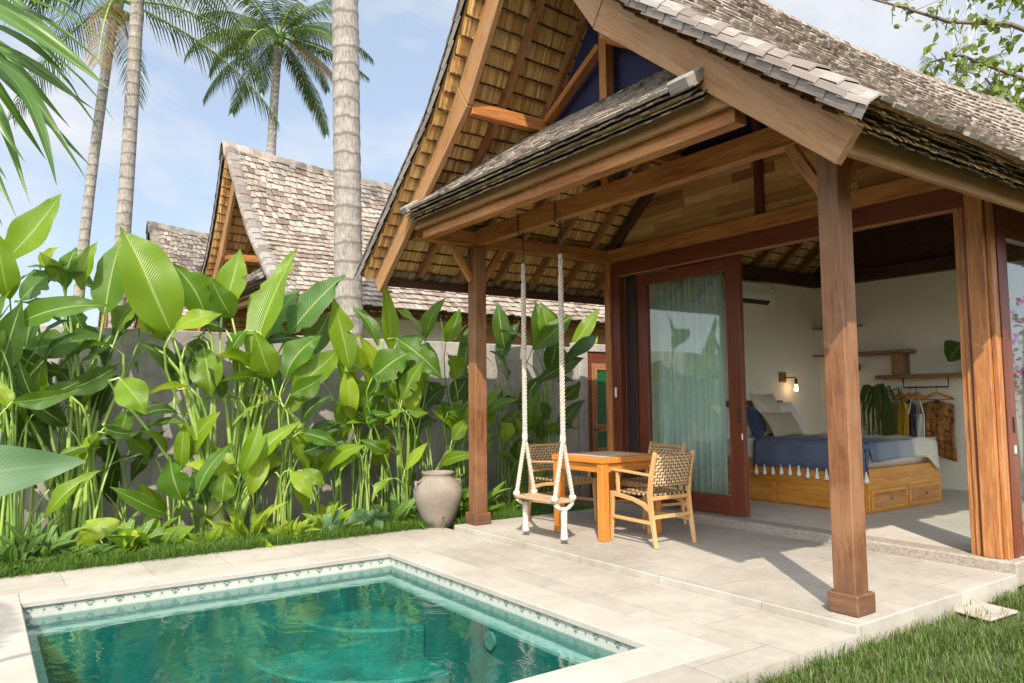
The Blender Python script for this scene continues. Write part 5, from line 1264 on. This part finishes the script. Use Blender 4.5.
for i, ((lb, mt, w, L, strap), u) in enumerate(zip(cl, us)):
    x = sX(u, 400, 10.38).x; hg = thing('hanger', 'wooden hanger with the '+lb.split(' on ')[0].split(' hanging')[0], 'hanger', (x, 10.40, zr), 0, 'hangers on the clothes rail'); a = .35 if i < 4 else .12
    hk = MB(); ww = max(.36, w); dx, dy = math.cos(a)*ww/2, -math.sin(a)*ww/2
    hk.beam((x-dx, 10.40-dy, zr-.16), (x, 10.4, zr-.075), .018, .03); hk.beam((x, 10.4, zr-.075), (x+dx, 10.40+dy, zr-.16), .018, .03); hk.beam((x-dx, 10.40-dy, zr-.165), (x+dx, 10.4+dy, zr-.165), .014, .016); hk.build('arms', 'honey', hg)
    MB().tube([(x, 10.4, zr-.07), (x, 10.4, zr-.0), (x+.0, 10.415, zr+.018), (x, 10.40, zr+.022)], .004, 5).build('hook', 'black_metal', hg)
    P = []; n = 18; r = random.Random(i)
    top = zr-.17 if not strap else zr-.36
    for a_ in range(n+1):
        t = a_/n*2-1; col = []
        for q in range(7):
            f = q/6; z = top-(.0 if strap else .06*abs(t))-f*L*(1-.10*abs(t)*strap); sw_ = .018*math.sin(a_*1.9+i)*f+.012*math.sin(a_*.8+q)
            xx = t*w/2*(1-.25*f*(i == 0)+.10*f*(i == 3)); col.append(Vector((x+xx*math.cos(a), 10.385-xx*math.sin(a)+sw_-.02*strap, z)))
        P.append(col)
    g_ = MB().grid(P)
    if strap:
        for s in (-1, 1): g_.tube([(x+s*.10, 10.36, top), (x+s*.05, 10.37, zr-.15)], .006, 5)
    tag(g_.build('garment', mt, smooth=True, solid=.012), lb, 'garment', 'clothes on the rail')
tag(MB().tube([(sX(938, 470, 10.4).x+x_, 10.4, z) for x_, z in ((0, .80), (.01, .6), (.0, .38))], .012, 6).build('cloth_tie', 'linen', smooth=True), 'thin white ties hanging below the batik cloth', 'cloth')
# staghorn fern and monstera
fx = sX(877, 392, 10.25); fn = thing('hanging_fern', 'dark staghorn fern spilling from below the wall shelves', 'plant', (fx.x, fx.y, fx.z)); mb = MB(); st2 = MB(); r = random.Random(12)
for k in range(44):
    az = r.uniform(0, math.tau); L = r.uniform(.35, .85); p = Vector((fx.x+r.uniform(-.12, .12), 10.30+r.uniform(-.08, .08), fx.z+r.uniform(-.06, .06))); o = Vector((math.cos(az)*.22, -abs(math.sin(az))*.2, 0)); pts = [p, p+o*.6+Vector((0, 0, .06)), p+o+Vector((0, 0, -.35*L)), p+o*1.05+Vector((r.uniform(-.05, .05), 0, -L))]
    wv = Vector((.016, .006, 0)); mb.grid([[q-wv*(1-.25*i), q+wv*(1-.25*i)] for i, q in enumerate(pts)])
    for s in (-1, 1): e = pts[3]; mb.grid([[e-wv*.3, e+wv*.3], [e+Vector((s*.05, 0, -.09))-wv*.1, e+Vector((s*.05, 0, -.09))+wv*.1]])
mb.build('foliage', 'leaf_dark', fn); MB().lathe([(.05, -.1), (.1, -.06), (.12, .02), (.09, .06)], (fx.x, 10.38, fx.z), 14).build('pot', 'driftwood', fn, smooth=True)
mx_ = sX(957, 352, 10.35); mn = thing('monstera', 'potted monstera with one large dark leaf on the lower shelf', 'plant', (mx_.x+.18, 10.4, s2.z+.035)); mb = MB()
a = Vector((mx_.x+.06, 10.34, mx_.z+.16)); 
blade(mb, sX(962, 343, 10.30), sX(948, 362, 10.22), .34, .06, .3, .12, 12, 0, 3, 1); blade(mb, sX(972, 338, 10.40), sX(985, 352, 10.3), .26, .06, .3, .12, 10, 0, 4, 1)
mb.build('foliage', 'leaf_dark', mn, smooth=True); k = MB(); k.tube([(mx_.x+.18, 10.4, s2.z+.12), (mx_.x+.14, 10.36, s2.z+.3), sX(962, 343, 10.30)], .008, 6); k.tube([(mx_.x+.18, 10.4, s2.z+.12), (mx_.x+.22, 10.4, s2.z+.36), sX(972, 338, 10.40)], .008, 6); k.build('stem', 'stem', mn, smooth=True)
MB().lathe([(.06, 0), (.085, .10), (.09, .15), (.08, .15), (.075, .12)], (mx_.x+.18, 10.4, s2.z+.036), 16).build('pot', 'black_metal', mn, smooth=True)

# ================================================================== light, sky, view
SUN_AZ = math.atan2(-.621, .784); SUN_EL = R(44)
sd_ = Vector((math.cos(SUN_AZ)*math.cos(SUN_EL), math.sin(SUN_AZ)*math.cos(SUN_EL), math.sin(SUN_EL)))
sl = bpy.data.lights.new('sun', 'SUN'); sl.energy = 2.75; sl.angle = R(.55); sl.color = (1, .91, .78)
so = bpy.data.objects.new('sun', sl); C.objects.link(so); so.rotation_euler = (-sd_).to_track_quat('-Z', 'Y').to_euler()
W = bpy.data.worlds.new('World'); SC.world = W; W.use_nodes = True; t = W.node_tree; t.nodes.clear(); b = N(t)
sky = b.n('TexSky', sky_type='NISHITA', sun_disc=False, sun_elevation=SUN_EL, sun_rotation=math.atan2(sd_.x, sd_.y), air_density=1.0, dust_density=1.2, ozone_density=1.0)
tc = b.n('TexCoord'); mp = b.n('Mapping'); mp.inputs['Scale'].default_value = (1, 1, 2.2); mp.inputs['Location'].default_value = (.35, .1, .2); b.link(tc.outputs['Generated'], mp.inputs[0])
n1 = noise(b, mp.outputs[0], 2.3, 8, .55, .3)
cm = b.ramp(n1, [(.43, (0, 0, 0)), (.60, (1, 1, 1))])
col = b.mix(.74, sky.outputs[0], (1.5, 1.75, 2.1))
col = b.mix(b.math('MULTIPLY', cm, .9), col, (2.75, 2.75, 2.8))
# added glow on the sun's unseen side of the sky, fills the dim porch
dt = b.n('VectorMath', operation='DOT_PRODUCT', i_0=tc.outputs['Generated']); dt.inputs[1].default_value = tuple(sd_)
fill_glow = b.math('MULTIPLY_ADD', b.math('POWER', b.math('MAXIMUM', dt.outputs['Value'], 0.0), 1.2), 2.5, 1.0)
gc = b.n('CombineXYZ', i_X=fill_glow, i_Y=b.math('MULTIPLY_ADD', fill_glow, .97, .03), i_Z=b.math('MULTIPLY_ADD', fill_glow, .88, .12))
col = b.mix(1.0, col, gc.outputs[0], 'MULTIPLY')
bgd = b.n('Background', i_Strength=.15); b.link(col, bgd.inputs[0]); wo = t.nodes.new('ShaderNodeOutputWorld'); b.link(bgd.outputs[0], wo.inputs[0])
vs_ = SC.view_settings; vs_.view_transform = 'Standard'; vs_.look = 'None'; vs_.exposure = 1.2; vs_.gamma = 1; vs_.use_curve_mapping = False
SC.render.engine = 'CYCLES'; cy = SC.cycles; cy.max_bounces = 10; cy.diffuse_bounces = 7; cy.glossy_bounces = 4; cy.transparent_max_bounces = 12; cy.transmission_bounces = 4
cy.use_denoising = True; cy.caustics_reflective = False; cy.caustics_refractive = False; cy.sample_clamp_indirect = 6
